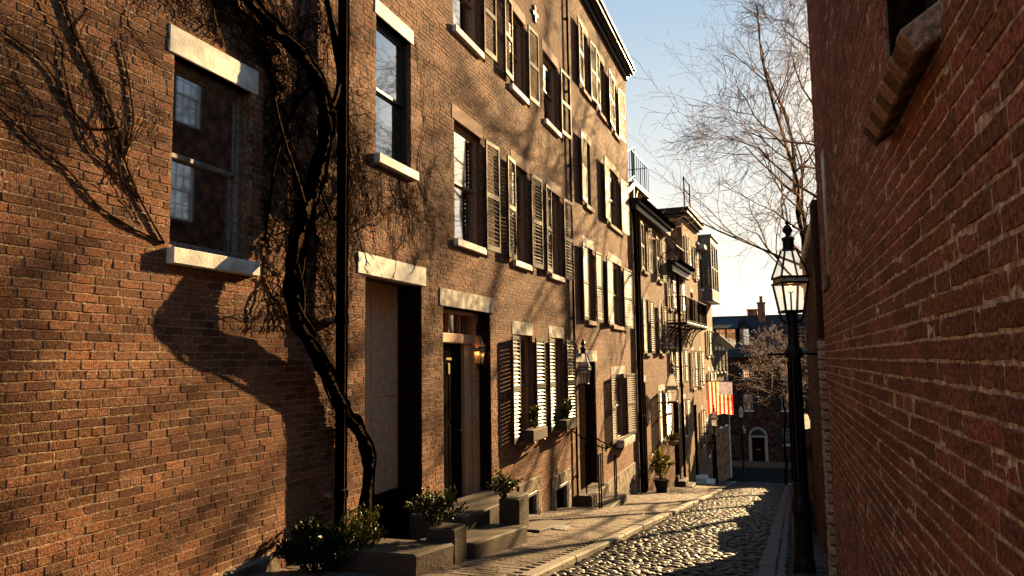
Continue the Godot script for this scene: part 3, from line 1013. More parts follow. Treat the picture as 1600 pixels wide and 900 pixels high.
# ---------------------------------------------------------------- the house with the lantern by its door
func door_house() -> void:
	var H := make_house("brick_house", "brick house with a wood panelled doorway, brownstone lintels and dark louvred shutters", -4.7, 10.25, PI / 2, -3.9, palette(0.25, 0.114, 0.062, 0.3, 2), 1.0, "row houses down the left side of the lane")
	var b0: float = H.vb
	var z := 10.25
	var st: Material = M.stone
	var br := mat(lin(0.25, 0.15, 0.1), 0.85, null)
	lintel(H, 10.42 - z, 12.72 - z, 0.84 - b0, 1.11 - b0, st, 0.015)
	# doorway
	H.open.append([10.55 - z, 12.57 - z, -2.6 - b0, 0.84 - b0, 0.34, 1])
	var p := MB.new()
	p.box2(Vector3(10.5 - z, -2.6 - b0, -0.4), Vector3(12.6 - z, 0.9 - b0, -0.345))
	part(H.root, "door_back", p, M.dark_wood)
	p = MB.new()
	p.box2(Vector3(11.95 - z, -2.25 - b0, -0.345), Vector3(12.28 - z, 0.3 - b0, -0.24), 0.01)
	p.box2(Vector3(12.28 - z, -2.25 - b0, -0.345), Vector3(12.53 - z, 0.84 - b0, -0.2), 0.012)
	p.box2(Vector3(10.57 - z, -2.25 - b0, -0.345), Vector3(10.66 - z, 0.84 - b0, -0.28), 0.012)
	p.box2(Vector3(10.85 - z, 0.3 - b0, -0.345), Vector3(12.28 - z, 0.46 - b0, -0.2), 0.015)
	p.box2(Vector3(10.85 - z, 0.78 - b0, -0.345), Vector3(12.28 - z, 0.84 - b0, -0.2), 0.01)
	for k in 4: p.box2(Vector3(10.85 + k * 0.467 - z, 0.46 - b0, -0.34), Vector3(10.9 + k * 0.467 - z, 0.78 - b0, -0.25), 0.006)
	part(H.root, "door_frame", p, M.door_wood)
	p = MB.new()
	p.quad(Vector3(10.85 - z, 0.46 - b0, -0.31), Vector3(12.28 - z, 0.46 - b0, -0.31), Vector3(12.28 - z, 0.78 - b0, -0.31), Vector3(10.85 - z, 0.78 - b0, -0.31))
	part(H.root, "transom_pane", p, M.glass)
	p = MB.new()
	p.box2(Vector3(10.66 - z, -2.2 - b0, -0.345), Vector3(11.95 - z, 0.3 - b0, -0.3), 0.006)
	var door := part(H.root, "door", p, M.black_door)
	p = MB.new()
	for k in 2:
		for e in [[-2.05, -1.0], [-0.9, 0.15]]: p.box2(Vector3(10.95 + k * 0.47 - z, e[0] - b0, -0.302), Vector3(11.35 + k * 0.47 - z, e[1] - b0, -0.292), 0.01)
	part(door, "panel", p, M.black_door)
	p = MB.new()
	p.lathe(Vector3(11.85 - z, -1.12 - b0, -0.27), [Vector2(0, -0.03), Vector2(0.03, -0.01), Vector2(0.03, 0.01), Vector2(0, 0.03)], 10)
	p.box2(Vector3(11.36 - z, -0.2 - b0, -0.3), Vector3(11.44 - z, -0.02 - b0, -0.275), 0.01)
	p.box2(Vector3(11.3 - z, 0.03 - b0, -0.292), Vector3(11.52 - z, 0.07 - b0, -0.284), 0.003)
	part(door, "handle", p, M.brass)
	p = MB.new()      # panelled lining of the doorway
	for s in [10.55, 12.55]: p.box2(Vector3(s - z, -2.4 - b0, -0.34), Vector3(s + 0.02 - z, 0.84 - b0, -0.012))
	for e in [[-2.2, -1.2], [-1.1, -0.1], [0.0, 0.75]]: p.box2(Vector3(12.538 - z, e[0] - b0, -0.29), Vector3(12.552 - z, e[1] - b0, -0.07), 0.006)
	part(H.root, "door_or_shade_lining", p, M.dark_wood)
	p = MB.new()
	p.box2(Vector3(12.14 - z, -0.95 - b0, -0.24), Vector3(12.19 - z, -0.6 - b0, -0.232), 0.002)
	p.box2(Vector3(12.38 - z, -1.0 - b0, -0.2), Vector3(12.43 - z, -0.62 - b0, -0.192), 0.002)
	part(H.root, "name_plate", p, M.white_paint)
	p = MB.new()
	p.box2(Vector3(10.5 - z, -3.4 - b0, -0.35), Vector3(12.6 - z, -2.2 - b0, 0.06), 0.015)
	part(H.root, "doorstep", p, M.granite)
	# ground floor windows
	for q in [[14.0, 15.0, 13.39, 13.99, 15.02, 15.56, 13.74, 15.04], [16.45, 17.42, 15.85, 16.44, 17.44, 18.06, 16.21, 17.5]]:
		window(H, q[0] - z, q[1] - z, -1.46 - b0, 0.5 - b0, 0.14, M.brown_wood)
		lintel(H, q[6] - z, q[7] - z, 0.505 - b0, 0.76 - b0, st)
		sill(H, q[0] - 0.06 - z, q[1] + 0.06 - z, -1.58 - b0, -1.465 - b0, br, 0.07)
		shutter(H, q[2] * 0.985 - z + 0.19, q[3] - z - 0.02, -1.52 - b0, 0.47 - b0, M.shutter_dark, true, 0.09, true)
		shutter(H, q[4] - z, q[5] - z, -1.52 - b0, 0.47 - b0, M.shutter_dark, true, 0.05)
	# first floor
	for q in [[11.03, 12.2, 0.0, 0.0, 12.26, 12.84], [13.89, 14.84, 13.27, 13.86, 14.89, 15.52], [16.4, 17.4, 15.8, 16.38, 17.48, 18.14]]:
		window(H, q[0] - z, q[1] - z, 1.94 - b0, 3.86 - b0, 0.13, M.brown_wood)
		lintel(H, q[0] - 0.1 - z, q[1] + 0.1 - z, 3.865 - b0, 4.1 - b0, br)
		sill(H, q[0] - 0.04 - z, q[1] + 0.06 - z, 1.82 - b0, 1.935 - b0, M.painted_stone, 0.07)
		if q[2] > 0.0: shutter(H, q[2] - z + 0.03, q[3] - z, 1.92 - b0, 3.86 - b0, M.shutter_dark, true, 0.07, true)
		shutter(H, q[4] - z, q[5] - z, 1.92 - b0, 3.86 - b0, M.shutter_dark, q[0] < 15.0, 0.07)
	# second floor
	for q in [[11.03, 12.2, 0.0, 0.0, 12.25, 12.8], [13.84, 14.8, 13.3, 13.82, 14.88, 15.48], [16.2, 17.38, 0.0, 0.0, 17.46, 18.2]]:
		window(H, q[0] - z, q[1] - z, 5.42 - b0, 7.02 - b0, 0.13, M.brown_wood)
		lintel(H, q[0] - 0.1 - z, q[1] + 0.1 - z, 7.025 - b0, 7.25 - b0, br)
		sill(H, q[0] - 0.04 - z, q[1] + 0.06 - z, 5.3 - b0, 5.415 - b0, M.painted_stone, 0.07)
		if q[2] > 0.0: shutter(H, q[2] - z, q[3] - z, 5.44 - b0, 7.06 - b0, M.shutter_dark, false, 0.05, true)
		shutter(H, q[4] - z, q[5] - z, 5.44 - b0, 7.06 - b0, M.shutter_dark, false, 0.06)
	# tie rod plate
	p = MB.new()
	for k in 2: p.box(Vector3(15.55 - z, 7.58 - b0, 0.02), Vector3(0.4, 0.11, 0.04), 0.02, Basis(Vector3.BACK, PI / 2 * k + 0.1))
	part(H.root, "tie_plate", p, M.black_iron)
	# cellar lights in their stone surrounds
	for q in [[14.2, 15.12, -3.35, -2.6], [16.45, 17.5, -3.62, -2.78]]:
		H.open.append([q[0] - z, q[1] - z, q[2] - b0, q[3] - b0, 0.16, 1])
		p = MB.new()
		p.quad(Vector3(q[0] - z, q[2] - b0, -0.15), Vector3(q[1] - z, q[2] - b0, -0.15), Vector3(q[1] - z, q[3] - b0, -0.15), Vector3(q[0] - z, q[3] - b0, -0.15))
		var cw := part(H.root, "cellar_window", p, M.glass)
		p = MB.new()
		for e in [[q[0], q[2], q[0] + 0.06, q[3]], [q[1] - 0.06, q[2], q[1], q[3]], [q[0] + 0.06, q[3] - 0.06, q[1] - 0.06, q[3]], [q[0] + 0.06, q[2], q[1] - 0.06, q[2] + 0.06]]:
			p.box2(Vector3(e[0] - z, e[1] - b0, -0.12), Vector3(e[2] - z, e[3] - b0, 0.02), 0.004)
		part(cw, "frame", p, M.grey_paint)
		p = MB.new()
		var u: float = q[0] + 0.12
		while u < q[1] - 0.08:
			p.rod(Vector3(u - z, q[2] - b0, -0.06), Vector3(u - z, q[3] - b0, -0.06), 0.008, 5)
			u += 0.09
		part(cw, "grille", p, M.black_iron)
		p = MB.new()
		p.box2(Vector3(q[0] - 0.26 - z, q[3] + 0.003 - b0, -0.1), Vector3(q[1] + 0.26 - z, q[3] + 0.27 - b0, 0.03), 0.015)
		p.box2(Vector3(q[0] - 0.26 - z, 0.0, -0.1), Vector3(q[0] - 0.003 - z, q[3] - b0, 0.03), 0.015)
		p.box2(Vector3(q[1] + 0.003 - z, 0.0, -0.1), Vector3(q[1] + 0.26 - z, q[3] - b0, 0.03), 0.015)
		part(H.root, "stone_surround", p, M.foundation)
		H.open.append([q[0] - 0.25 - z, q[1] + 0.25 - z, 0.0, q[3] + 0.26 - b0, 0.02, 1])
	brick_front(H, 0.0, 8.05, 0.0, 10.3 - b0, 300, Color(0.42, 0.29, 0.185), func(u): return gh(u + z) - b0 - 0.1)
	body(H, 0.0, 8.05, 0.0, 10.3 - b0, 8.0, M.far_brick, M.slate)
	p = MB.new()
	p.box2(Vector3(-0.0, 10.05 - b0, 0.0), Vector3(8.05, 10.3 - b0, 0.22), 0.02)
	part(H.root, "cornice", p, M.dark_paint)
	# thin downpipe at the party wall
	drainpipe(H, 7.99, gh(18.2) - b0, 10.0 - b0, 0.028, 0.06, M.black_iron)
	wall_lantern("wall_lantern", "lit brass wall lantern glowing inside the wood panelled doorway", Vector3(-4.885, 0.07 + EYE, -12.44), 0.62, true, Vector3(0, 0, -1))
	window_box(Vector3(-4.7, -1.45 + EYE, -14.5), 0.95, "grey window box holding a bushy round evergreen, nearer of two", "small dark evergreen in the nearer window box beside lit shutters", 31)
	window_box(Vector3(-4.7, -1.45 + EYE, -16.93), 0.95, "grey window box farther down, with a low dark plant", "low dark plant in the farther window box between lit shutters", 32)

func wall_lantern(called: String, label: String, at: Vector3, s: float, lit: bool, from: Vector3) -> void:
	var o := thing(called, label, "lantern", at)
	lantern_head(o, Vector3(0, -0.18 * s, 0), s, M.clear, lit, M.black_iron)
	var b := MB.new()
	b.rod(Vector3(0, -0.1 * s, 0) + from * 0.14 * s, Vector3(0, -0.1 * s, 0) + from * 0.1, 0.012)
	b.bar(Vector3(0, -0.18 * s, 0), Vector3(0, -0.18 * s, 0) + from * 0.11, 0.02, 0.02)
	part(o, "bracket", b, M.black_iron)

func window_box(at: Vector3, w: float, label: String, plant_label: String, sd: int) -> void:
	var o := thing("window_box", label, "window box", at, "window boxes on the brick house")
	var b := MB.new()
	b.box2(Vector3(0.06, -0.08, -w / 2), Vector3(0.3, 0.14, w / 2), 0.012)
	part(o, "trough", b, M.granite)
	b = MB.new()
	for k in [-1, 1]: b.bar(Vector3(0.06, -0.28, k * w * 0.35), Vector3(0.28, -0.085, k * w * 0.35), 0.04, 0.04)
	part(o, "bracket", b, M.brown_wood)
	shrub("box_plant", plant_label, "plant", at + Vector3(0.18, 0.13, -0.02), Vector3(0.26, 0.5, 0.6), 700, [Color(0.05, 0.065, 0.02), Color(0.075, 0.08, 0.025)], 0.05, 0.014, sd)

# ---------------------------------------------------------------- the tall house with pale shutters
func white_shutter_house() -> void:
	var z := 18.3
	var H := make_house("brick_house", "tall four storey brick house with pale shutters and a dark dentilled cornice", -4.7, z, PI / 2, -4.9, palette(0.255, 0.118, 0.064, 0.3, 3), 1.0, "row houses down the left side of the lane")
	var b0: float = H.vb
	var br := mat(lin(0.3, 0.2, 0.14), 0.85, null)
	lintel(H, 18.47 - z, 20.92 - z, -0.05 - b0, 0.25 - b0, M.stone, 0.012)
	H.open.append([18.78 - z, 20.74 - z, -4.0 - b0, -0.05 - b0, 0.45, 1])
	var p := MB.new()
	p.box2(Vector3(18.7 - z, -3.6 - b0, -0.52), Vector3(20.8 - z, 0.0 - b0, -0.45))
	var door := part(H.root, "door", p, M.dark_wood)
	p = MB.new()
	for k in 2:
		for e in [[-3.3, -2.2], [-2.1, -0.9]]: p.box2(Vector3(19.2 + k * 0.6 - z, e[0] - b0, -0.452), Vector3(19.68 + k * 0.6 - z, e[1] - b0, -0.437), 0.01)
	part(door, "panel", p, M.dark_wood)
	p = MB.new()
	p.box2(Vector3(18.8 - z, -3.6 - b0, -0.45), Vector3(18.95 - z, -0.05 - b0, -0.38), 0.01)
	p.box2(Vector3(20.62 - z, -3.6 - b0, -0.45), Vector3(20.74 - z, -0.05 - b0, -0.3), 0.01)
	part(H.root, "door_frame", p, M.brown_wood)
	# windows: opening, left shutter, right shutter, heights, pale or dark
	var rows := [
		[-2.42, -0.47, [[23.15, 24.9, 22.2, 23.12, 24.95, 26.0]], 0],
		[1.05, 3.03, [[19.9, 20.78, 19.12, 19.82, 20.82, 21.4], [23.2, 24.9, 21.95, 23.15, 24.95, 26.02]], 1],
		[4.2, 6.0, [[20.0, 20.75, 19.25, 19.95, 0.0, 0.0], [23.1, 24.85, 22.05, 23.05, 24.9, 25.85]], 2],
		[7.4, 9.12, [[19.96, 20.75, 19.26, 19.9, 20.8, 21.35], [22.02, 23.0, 21.42, 21.98, 0.0, 0.0], [24.25, 24.88, 23.1, 24.2, 24.92, 25.75]], 3]]
	for r in rows:
		for q in r[2]:
			window(H, q[0] - z, q[1] - z, r[0] - b0, r[1] - b0, 0.13, M.brown_wood)
			lintel(H, q[0] - 0.35 - z, q[1] + 0.1 - z, r[1] + 0.005 - b0, r[1] + 0.25 - b0, M.stone if r[3] < 2 else br)
			sill(H, q[0] - 0.06 - z, q[1] + 0.1 - z, r[0] - 0.12 - b0, r[0] - 0.005 - b0, br, 0.07)
			var sm: Material = M.shutter_matte if r[3] == 0 else M.shutter_pale
			var split: bool = r[3] == 0 or r[3] == 1
			shutter(H, q[2] - z, q[3] - z, r[0] - 0.02 - b0, r[1] - 0.01 - b0, sm, split, 0.06, true, 0.05, 0.07, 48.0 if r[3] == 0 else 72.0)
			if q[4] > 0.0: shutter(H, q[4] - z, q[5] - z, r[0] - 0.02 - b0, r[1] - 0.01 - b0, sm, split, 0.08, false, 0.05, 0.07, 48.0 if r[3] == 0 else 72.0)
	# stone base course below the ground floor window
	p = MB.new()
	p.box2(Vector3(20.9 - z, -4.9 - b0, -0.05), Vector3(26.8 - z, -3.45 - b0, 0.03), 0.02)
	part(H.root, "stone_base", p, M.foundation)
	H.open.append([21.0 - z, 26.7 - z, 0.0, -3.5 - b0, 0.02, 1])
	brick_front(H, 0.0, 8.5, 0.0, 10.0 - b0, 300, Color(0.42, 0.29, 0.185), func(u): return gh(u + z) - b0 - 0.1)
	body(H, 0.0, 8.5, 0.0, 10.0 - b0, 8.0, M.far_brick, M.slate)
	# cornice with dentils
	p = MB.new()
	p.box2(Vector3(0.0, 10.0 - b0, -0.1), Vector3(8.55, 10.12 - b0, 0.1), 0.01)
	p.box2(Vector3(0.0, 10.22 - b0, -0.1), Vector3(8.6, 10.34 - b0, 0.3), 0.012)
	p.box2(Vector3(0.0, 10.34 - b0, -0.1), Vector3(8.65, 10.46 - b0, 0.36), 0.02)
	var c := part(H.root, "cornice", p, M.dark_paint)
	for k in 50:
		p = MB.new()
		p.box2(Vector3(0.03 + k * 0.17, 10.12 - b0, -0.05), Vector3(0.12 + k * 0.17, 10.22 - b0, 0.2), 0.004)
		part(c, "dentil", p, M.dark_paint)
	# roof deck rail and chimney
	p = MB.new()
	for k in 8: p.rod(Vector3(2.2 + k * 0.8, 10.1 - b0, -0.3), Vector3(2.2 + k * 0.8, 11.35 - b0, -0.3), 0.02)
	for y in [10.75, 11.35]: p.rod(Vector3(2.2, y - b0, -0.3), Vector3(7.8, y - b0, -0.3), 0.018)
	part(H.root, "railing", p, M.black_iron)
	iron_rail()
	window_box2(Vector3(-4.7, -2.5 + EYE, -24.0))
	wall_lantern("hanging_lantern", "pale glass lantern hung in the doorway above the iron handrail", Vector3(-4.6, -0.42 + EYE, -18.95), 0.95, false, Vector3(0, 0, -1))

func window_box2(at: Vector3) -> void:
	var o := thing("window_box", "pale stone window box below the tall house's shuttered window", "window box", at)
	var b := MB.new()
	b.box2(Vector3(0.05, -0.12, -0.95), Vector3(0.3, 0.1, 0.95), 0.012)
	part(o, "trough", b, M.stone)
	b = MB.new()
	b.box2(Vector3(0.08, 0.1, -0.9), Vector3(0.27, 0.103, 0.9))
	part(o, "soil", b, M.earth)

func iron_rail() -> void:
	var o := thing("handrail", "black iron handrail with curled ends on the doorstep under the hanging lantern", "handrail", Vector3(-4.0, gy(19.0) + 0.25, -19.0))
	for s in [17.95, 19.75]:
		var b := MB.new()
		var d: float = 19.0 - s
		for k in 2: b.rod(Vector3(0.0, gy(s) - gy(19.0) - 0.3, d + k * 0.22), Vector3(0.0, 1.05 + gy(s) - gy(19.0), d + k * 0.22), 0.02)
		b.rod(Vector3(-0.35, 0.1 + gy(s) - gy(19.0), d), Vector3(-0.35, 1.3 + gy(s) - gy(19.0), d), 0.018)
		b.rod(Vector3(0.0, 0.18 + gy(s) - gy(19.0), d), Vector3(0.0, 0.18 + gy(s) - gy(19.0), d + 0.22), 0.012)
		part(o, "baluster", b, M.black_iron)
		b = MB.new()
		var pts := PackedVector3Array()
		var rs := PackedFloat32Array()
		for k in 9:
			var f := k / 8.0
			pts.append(Vector3(-0.65 + f * 0.75, 1.55 - f * 0.5 + 0.12 * f * f * f + gy(s) - gy(19.0), d + 0.04 * sin(f * 6.0)))
			rs.append(0.017)
		pts.append(Vector3(0.18, 1.16 + gy(s) - gy(19.0), d + 0.02)); rs.append(0.022)
		pts.append(Vector3(0.2, 1.24 + gy(s) - gy(19.0), d + 0.02)); rs.append(0.02)
		b.tube(pts, rs, 6)
		part(o, "rail", b, M.black_iron)
	var st := thing("doorstep", "two low granite steps at the doorway with the iron handrail", "step", Vector3(-4.2, gy(19.2), -19.2))
	for k in 2:
		var b := MB.new()
		b.box(Vector3(-0.1 - k * 0.22, 0.06 + k * 0.17, 0), Vector3(0.9 - k * 0.44, 0.2 + k * 0.18, 2.3 - k * 0.3), 0.02)
		part(st, "slab", b, M.granite)

# ---------------------------------------------------------------- the rows beyond: the wall line swings out towards the lane
# D and v as sighted on the near wall's plane; returns [distance along, height]
func swing(D: float, v: float) -> Array:
	var d := 6.05 / (4.7 / D + 0.05)
	return [d, v * d / D]

func railing(H: Dictionary, a: Vector3, b: Vector3, h: float, gap: float, m: Material) -> void:
	var p := MB.new()
	var n := int(a.distance_to(b) / gap)
	for k in n + 1:
		var q := a.lerp(b, float(k) / n)
		p.rod(q, q + Vector3(0, h, 0), 0.012 if k % 6 else 0.022, 4)
	for y in [0.08, h]: p.bar(a + Vector3(0, y, 0), b + Vector3(0, y, 0), 0.035, 0.03)
	part(H.root, "railing", p, m)

func far_window(H: Dictionary, u0: float, u1: float, v0: float, v1: float, left: float, right: float, sm: Material, stone: Material) -> void:
	window(H, u0, u1, v0, v1, 0.12, M.brown_wood)
	lintel(H, u0 - 0.1, u1 + 0.1, v1 + 0.004, v1 + 0.22, stone)
	sill(H, u0 - 0.06, u1 + 0.06, v0 - 0.11, v0 - 0.004, stone, 0.08)
	if left > 0.0: shutter(H, u0 - left, u0 - 0.02, v0, v1, sm, false, 0.08, true, 0.05, 0.075)
	if right > 0.0: shutter(H, u1 + 0.02, u1 + right, v0, v1, sm, false, 0.1, false, 0.05, 0.075)

func eave(H: Dictionary, u0: float, u1: float, v: float, out: float, drop: float, m: Material, gutter: Material) -> void:
	var p := MB.new()
	p.box2(Vector3(u0, v - drop, -0.02), Vector3(u1, v, out * 0.6), 0.02)
	p.box2(Vector3(u0, v - drop * 0.45, out * 0.6), Vector3(u1, v, out * 0.85), 0.02)
	part(H.root, "soffit", p, m)
	p = MB.new()
	p.tube(PackedVector3Array([Vector3(u0 - 0.05, v, out), Vector3(u1 + 0.05, v, out)]), PackedFloat32Array([0.085, 0.085]), 10)
	part(H.root, "gutter", p, gutter)

func gutter_house() -> void:
	var z := 26.84
	var H := make_house("brick_house", "lower brick house with a heavy dark eave, twin drainpipes and roof deck stairs", -4.71, z, PI / 2 - 0.05, -6.0, palette(0.27, 0.135, 0.075, 0.25, 4), 1.0, "row houses down the left side of the lane")
	var b0: float = H.vb
	var sm: Material = M.shutter_pale
	for r in [[3.32, 5.1], [0.22, 2.25]]:
		far_window(H, 28.85 - z, 29.6 - z, r[0] - b0, r[1] - b0, 0.85, 0.5, sm, M.foundation)
		far_window(H, 31.75 - z, 32.45 - z, r[0] * 0.97 - b0, r[1] * 0.97 - b0, 0.85, 0.55, sm, M.foundation)
	# street door and window
	lintel(H, 27.5 - z, 28.75 - z, -0.85 - b0, -0.6 - b0, M.stone)
	H.open.append([27.65 - z, 28.65 - z, -5.2 - b0, -0.85 - b0, 0.4, 1])
	var p := MB.new()
	p.box2(Vector3(27.6 - z, -5.2 - b0, -0.45), Vector3(28.7 - z, -0.8 - b0, -0.4))
	part(H.root, "door", p, M.dark_wood)
	window(H, 31.3 - z, 32.1 - z, -3.2 - b0, -1.3 - b0, 0.12, M.brown_wood)
	lintel(H, 31.0 - z, 32.4 - z, -1.295 - b0, -1.05 - b0, M.stone)
	sill(H, 31.2 - z, 32.2 - z, -3.32 - b0, -3.205 - b0, M.stone)
	shutter(H, 30.3 - z, 31.25 - z, -3.3 - b0, -1.25 - b0, sm, false, 0.12, true)
	shutter(H, 32.15 - z, 33.0 - z, -3.3 - b0, -1.25 - b0, M.shutter_dark, false, 0.08)
	brick_front(H, 0.0, 6.68, 0.0, 5.75 - b0, 120, Color(0.42, 0.29, 0.185), func(u): return gh(u + z) - b0 - 0.1)
	body(H, 0.0, 6.68, 0.0, 5.75 - b0, 7.0, M.far_brick, M.slate, 2.2, 0.3)
	eave(H, 0.0, 6.7, 5.72 - b0, 0.42, 0.42, M.dark_paint, M.copper)
	drainpipe(H, 0.18, gh(27.0) - b0, 5.5 - b0, 0.075, 0.14, M.copper)
	drainpipe(H, 0.72, gh(27.5) - b0, 5.5 - b0, 0.06, 0.12, M.copper)
	# brick chimney stack by the tall house
	p = MB.new()
	p.col = H.pal[3]
	p.box2(Vector3(0.3, 5.9 - b0, -2.0), Vector3(1.3, 8.1 - b0, -1.0), 0.02)
	p.box2(Vector3(0.22, 8.1 - b0, -2.08), Vector3(1.38, 8.25 - b0, -0.92), 0.02)
	part(H.root, "chimney", p, M.far_brick)
	# timber roof deck with a stair and railings
	p = MB.new()
	p.box2(Vector3(3.2, 6.95 - b0, -2.4), Vector3(6.3, 7.08 - b0, -0.5), 0.01)
	for u in [3.4, 6.1]:
		p.bar(Vector3(u, 5.9 - b0, -0.6), Vector3(u, 6.95 - b0, -0.6), 0.1, 0.1)
		p.bar(Vector3(u, 5.9 - b0, -0.6), Vector3(u + (0.8 if u < 4.0 else -0.8), 6.95 - b0, -0.6), 0.07, 0.07)
	part(H.root, "roof_deck", p, M.brown_wood)
	p = MB.new()
	p.bar(Vector3(1.0, 5.95 - b0, -0.5), Vector3(3.3, 7.0 - b0, -0.5), 0.05, 0.18)
	p.bar(Vector3(1.0, 5.95 - b0, -1.2), Vector3(3.3, 7.0 - b0, -1.2), 0.05, 0.18)
	part(H.root, "stair_stringer", p, M.dark_paint)
	for k in 6:
		p = MB.new()
		p.box2(Vector3(1.2 + k * 0.36, 6.02 + k * 0.165 - b0, -1.18), Vector3(1.5 + k * 0.36, 6.06 + k * 0.165 - b0, -0.52), 0.004)
		part(H.root, "stair_tread", p, M.dark_paint)
	for e in [[Vector3(3.2, 7.08 - b0, -0.55), Vector3(6.3, 7.08 - b0, -0.55)], [Vector3(3.2, 7.08 - b0, -2.3), Vector3(6.3, 7.08 - b0, -2.3)], [Vector3(6.3, 7.08 - b0, -2.3), Vector3(6.3, 7.08 - b0, -0.55)], [Vector3(1.0, 6.3 - b0, -0.5), Vector3(3.2, 7.2 - b0, -0.5)]]:
		railing(H, e[0], e[1], 1.25, 0.35, M.black_iron)
	# lower house next door, with the iron balcony
	z = 33.52
	var K := make_house("brick_house", "low brick house with a dark soffit, drainpipe and long black iron balcony", -4.376, z, PI / 2 - 0.05, -6.9, palette(0.27, 0.135, 0.075, 0.25, 5), 1.0, "row houses down the left side of the lane")
	b0 = K.vb
	for q in [[34.05, 34.75], [36.6, 37.3]]:
		far_window(K, q[0] - z, q[1] - z, 2.2 - b0, 3.75 - b0, 0.5, 0.5, M.shutter_dark, M.foundation)
		far_window(K, q[0] + 0.1 - z, q[1] + 0.1 - z, -1.15 - b0, 0.45 - b0, 0.55, 0.5, M.shutter_pale, M.foundation)
	far_window(K, 36.85 - z, 37.5 - z, -3.6 - b0, -1.9 - b0, 0.55, 0.6, sm, M.stone)
	K.open.append([34.2 - z, 35.4 - z, -6.4 - b0, -1.55 - b0, 0.4, 1])
	p = MB.new()
	p.box2(Vector3(34.1 - z, -6.4 - b0, -0.46), Vector3(35.5 - z, -1.5 - b0, -0.4))
	part(K.root, "door", p, M.dark_wood)
	brick_front(K, 0.0, 4.78, 0.0, 4.3 - b0, 60, Color(0.42, 0.29, 0.185), func(u): return gh(u + z) - b0 - 0.1)
	body(K, 0.0, 4.78, 0.0, 4.3 - b0, 7.0, M.far_brick, M.slate, 2.0, 0.3)
	eave(K, 0.0, 4.76, 4.3 - b0, 0.5, 0.5, M.dark_paint, M.copper)
	drainpipe(K, 2.35, gh(36.0) - b0, 4.1 - b0, 0.06, 0.12, M.copper)
	# iron balcony on curled brackets
	var f0 := 33.45 - z
	var f1 := 39.9 - z
	var fy := 1.5 - b0
	p = MB.new()
	p.box2(Vector3(f0, fy - 0.05, 0.78), Vector3(f1, fy + 0.06, 0.86), 0.008)
	p.box2(Vector3(f0, fy - 0.05, 0.0), Vector3(f0 + 0.06, fy + 0.06, 0.78), 0.008)
	p.box2(Vector3(f1 - 0.06, fy - 0.05, 0.0), Vector3(f1, fy + 0.06, 0.78), 0.008)
	var bal := part(K.root, "balcony", p, M.black_iron)
	for k in 7:
		p = MB.new()
		p.box2(Vector3(f0 + 0.06, fy, 0.04 + k * 0.108), Vector3(f1 - 0.06, fy + 0.03, 0.11 + k * 0.108))
		part(bal, "slat", p, M.black_iron)
	for k in 5:
		p = MB.new()
		var u := lerpf(f0 + 0.05, f1 - 0.05, k / 4.0)
		var pts := PackedVector3Array()
		var rs := PackedFloat32Array()
		for j in 9:
			var a := j / 8.0 * PI / 2
			pts.append(Vector3(u, fy - 0.95 + 0.9 * sin(a), 0.03 + 0.75 * (1.0 - cos(a)))); rs.append(0.03)
		p.tube(pts, rs, 6)
		for j in 3: p.rod(Vector3(u, fy - 0.2 - j * 0.22, 0.0), Vector3(u, fy - 0.03, 0.62 - j * 0.2), 0.016, 5)
		part(bal, "bracket", p, M.black_iron)
	railing(K, Vector3(f0, fy + 0.06, 0.82), Vector3(f1, fy + 0.06, 0.82), 1.1, 0.2, M.black_iron)
	railing(K, Vector3(f0, fy + 0.06, 0.03), Vector3(f0, fy + 0.06, 0.8), 1.1, 0.1, M.black_iron)
	railing(K, Vector3(f1, fy + 0.06, 0.03), Vector3(f1, fy + 0.06, 0.8), 1.1, 0.1, M.black_iron)
	# small iron rail on the eave
	railing(K, Vector3(0.3, 4.35 - b0, 0.42), Vector3(2.4, 4.35 - b0, 0.42), 0.6, 0.25, M.grey_paint)
	# steps
	var st := thing("doorstep", "stack of three rough granite steps in the shade below the balcony", "step", Vector3(-4.0, gy(34.8), -34.8))
	for k in 3:
		p = MB.new()
		p.box(Vector3(-k * 0.24, 0.05 + k * 0.2, 0.0), Vector3(0.75 - k * 0.12, 0.22, 1.3 - k * 0.12), 0.025)
		part(st, "slab", p, M.granite)

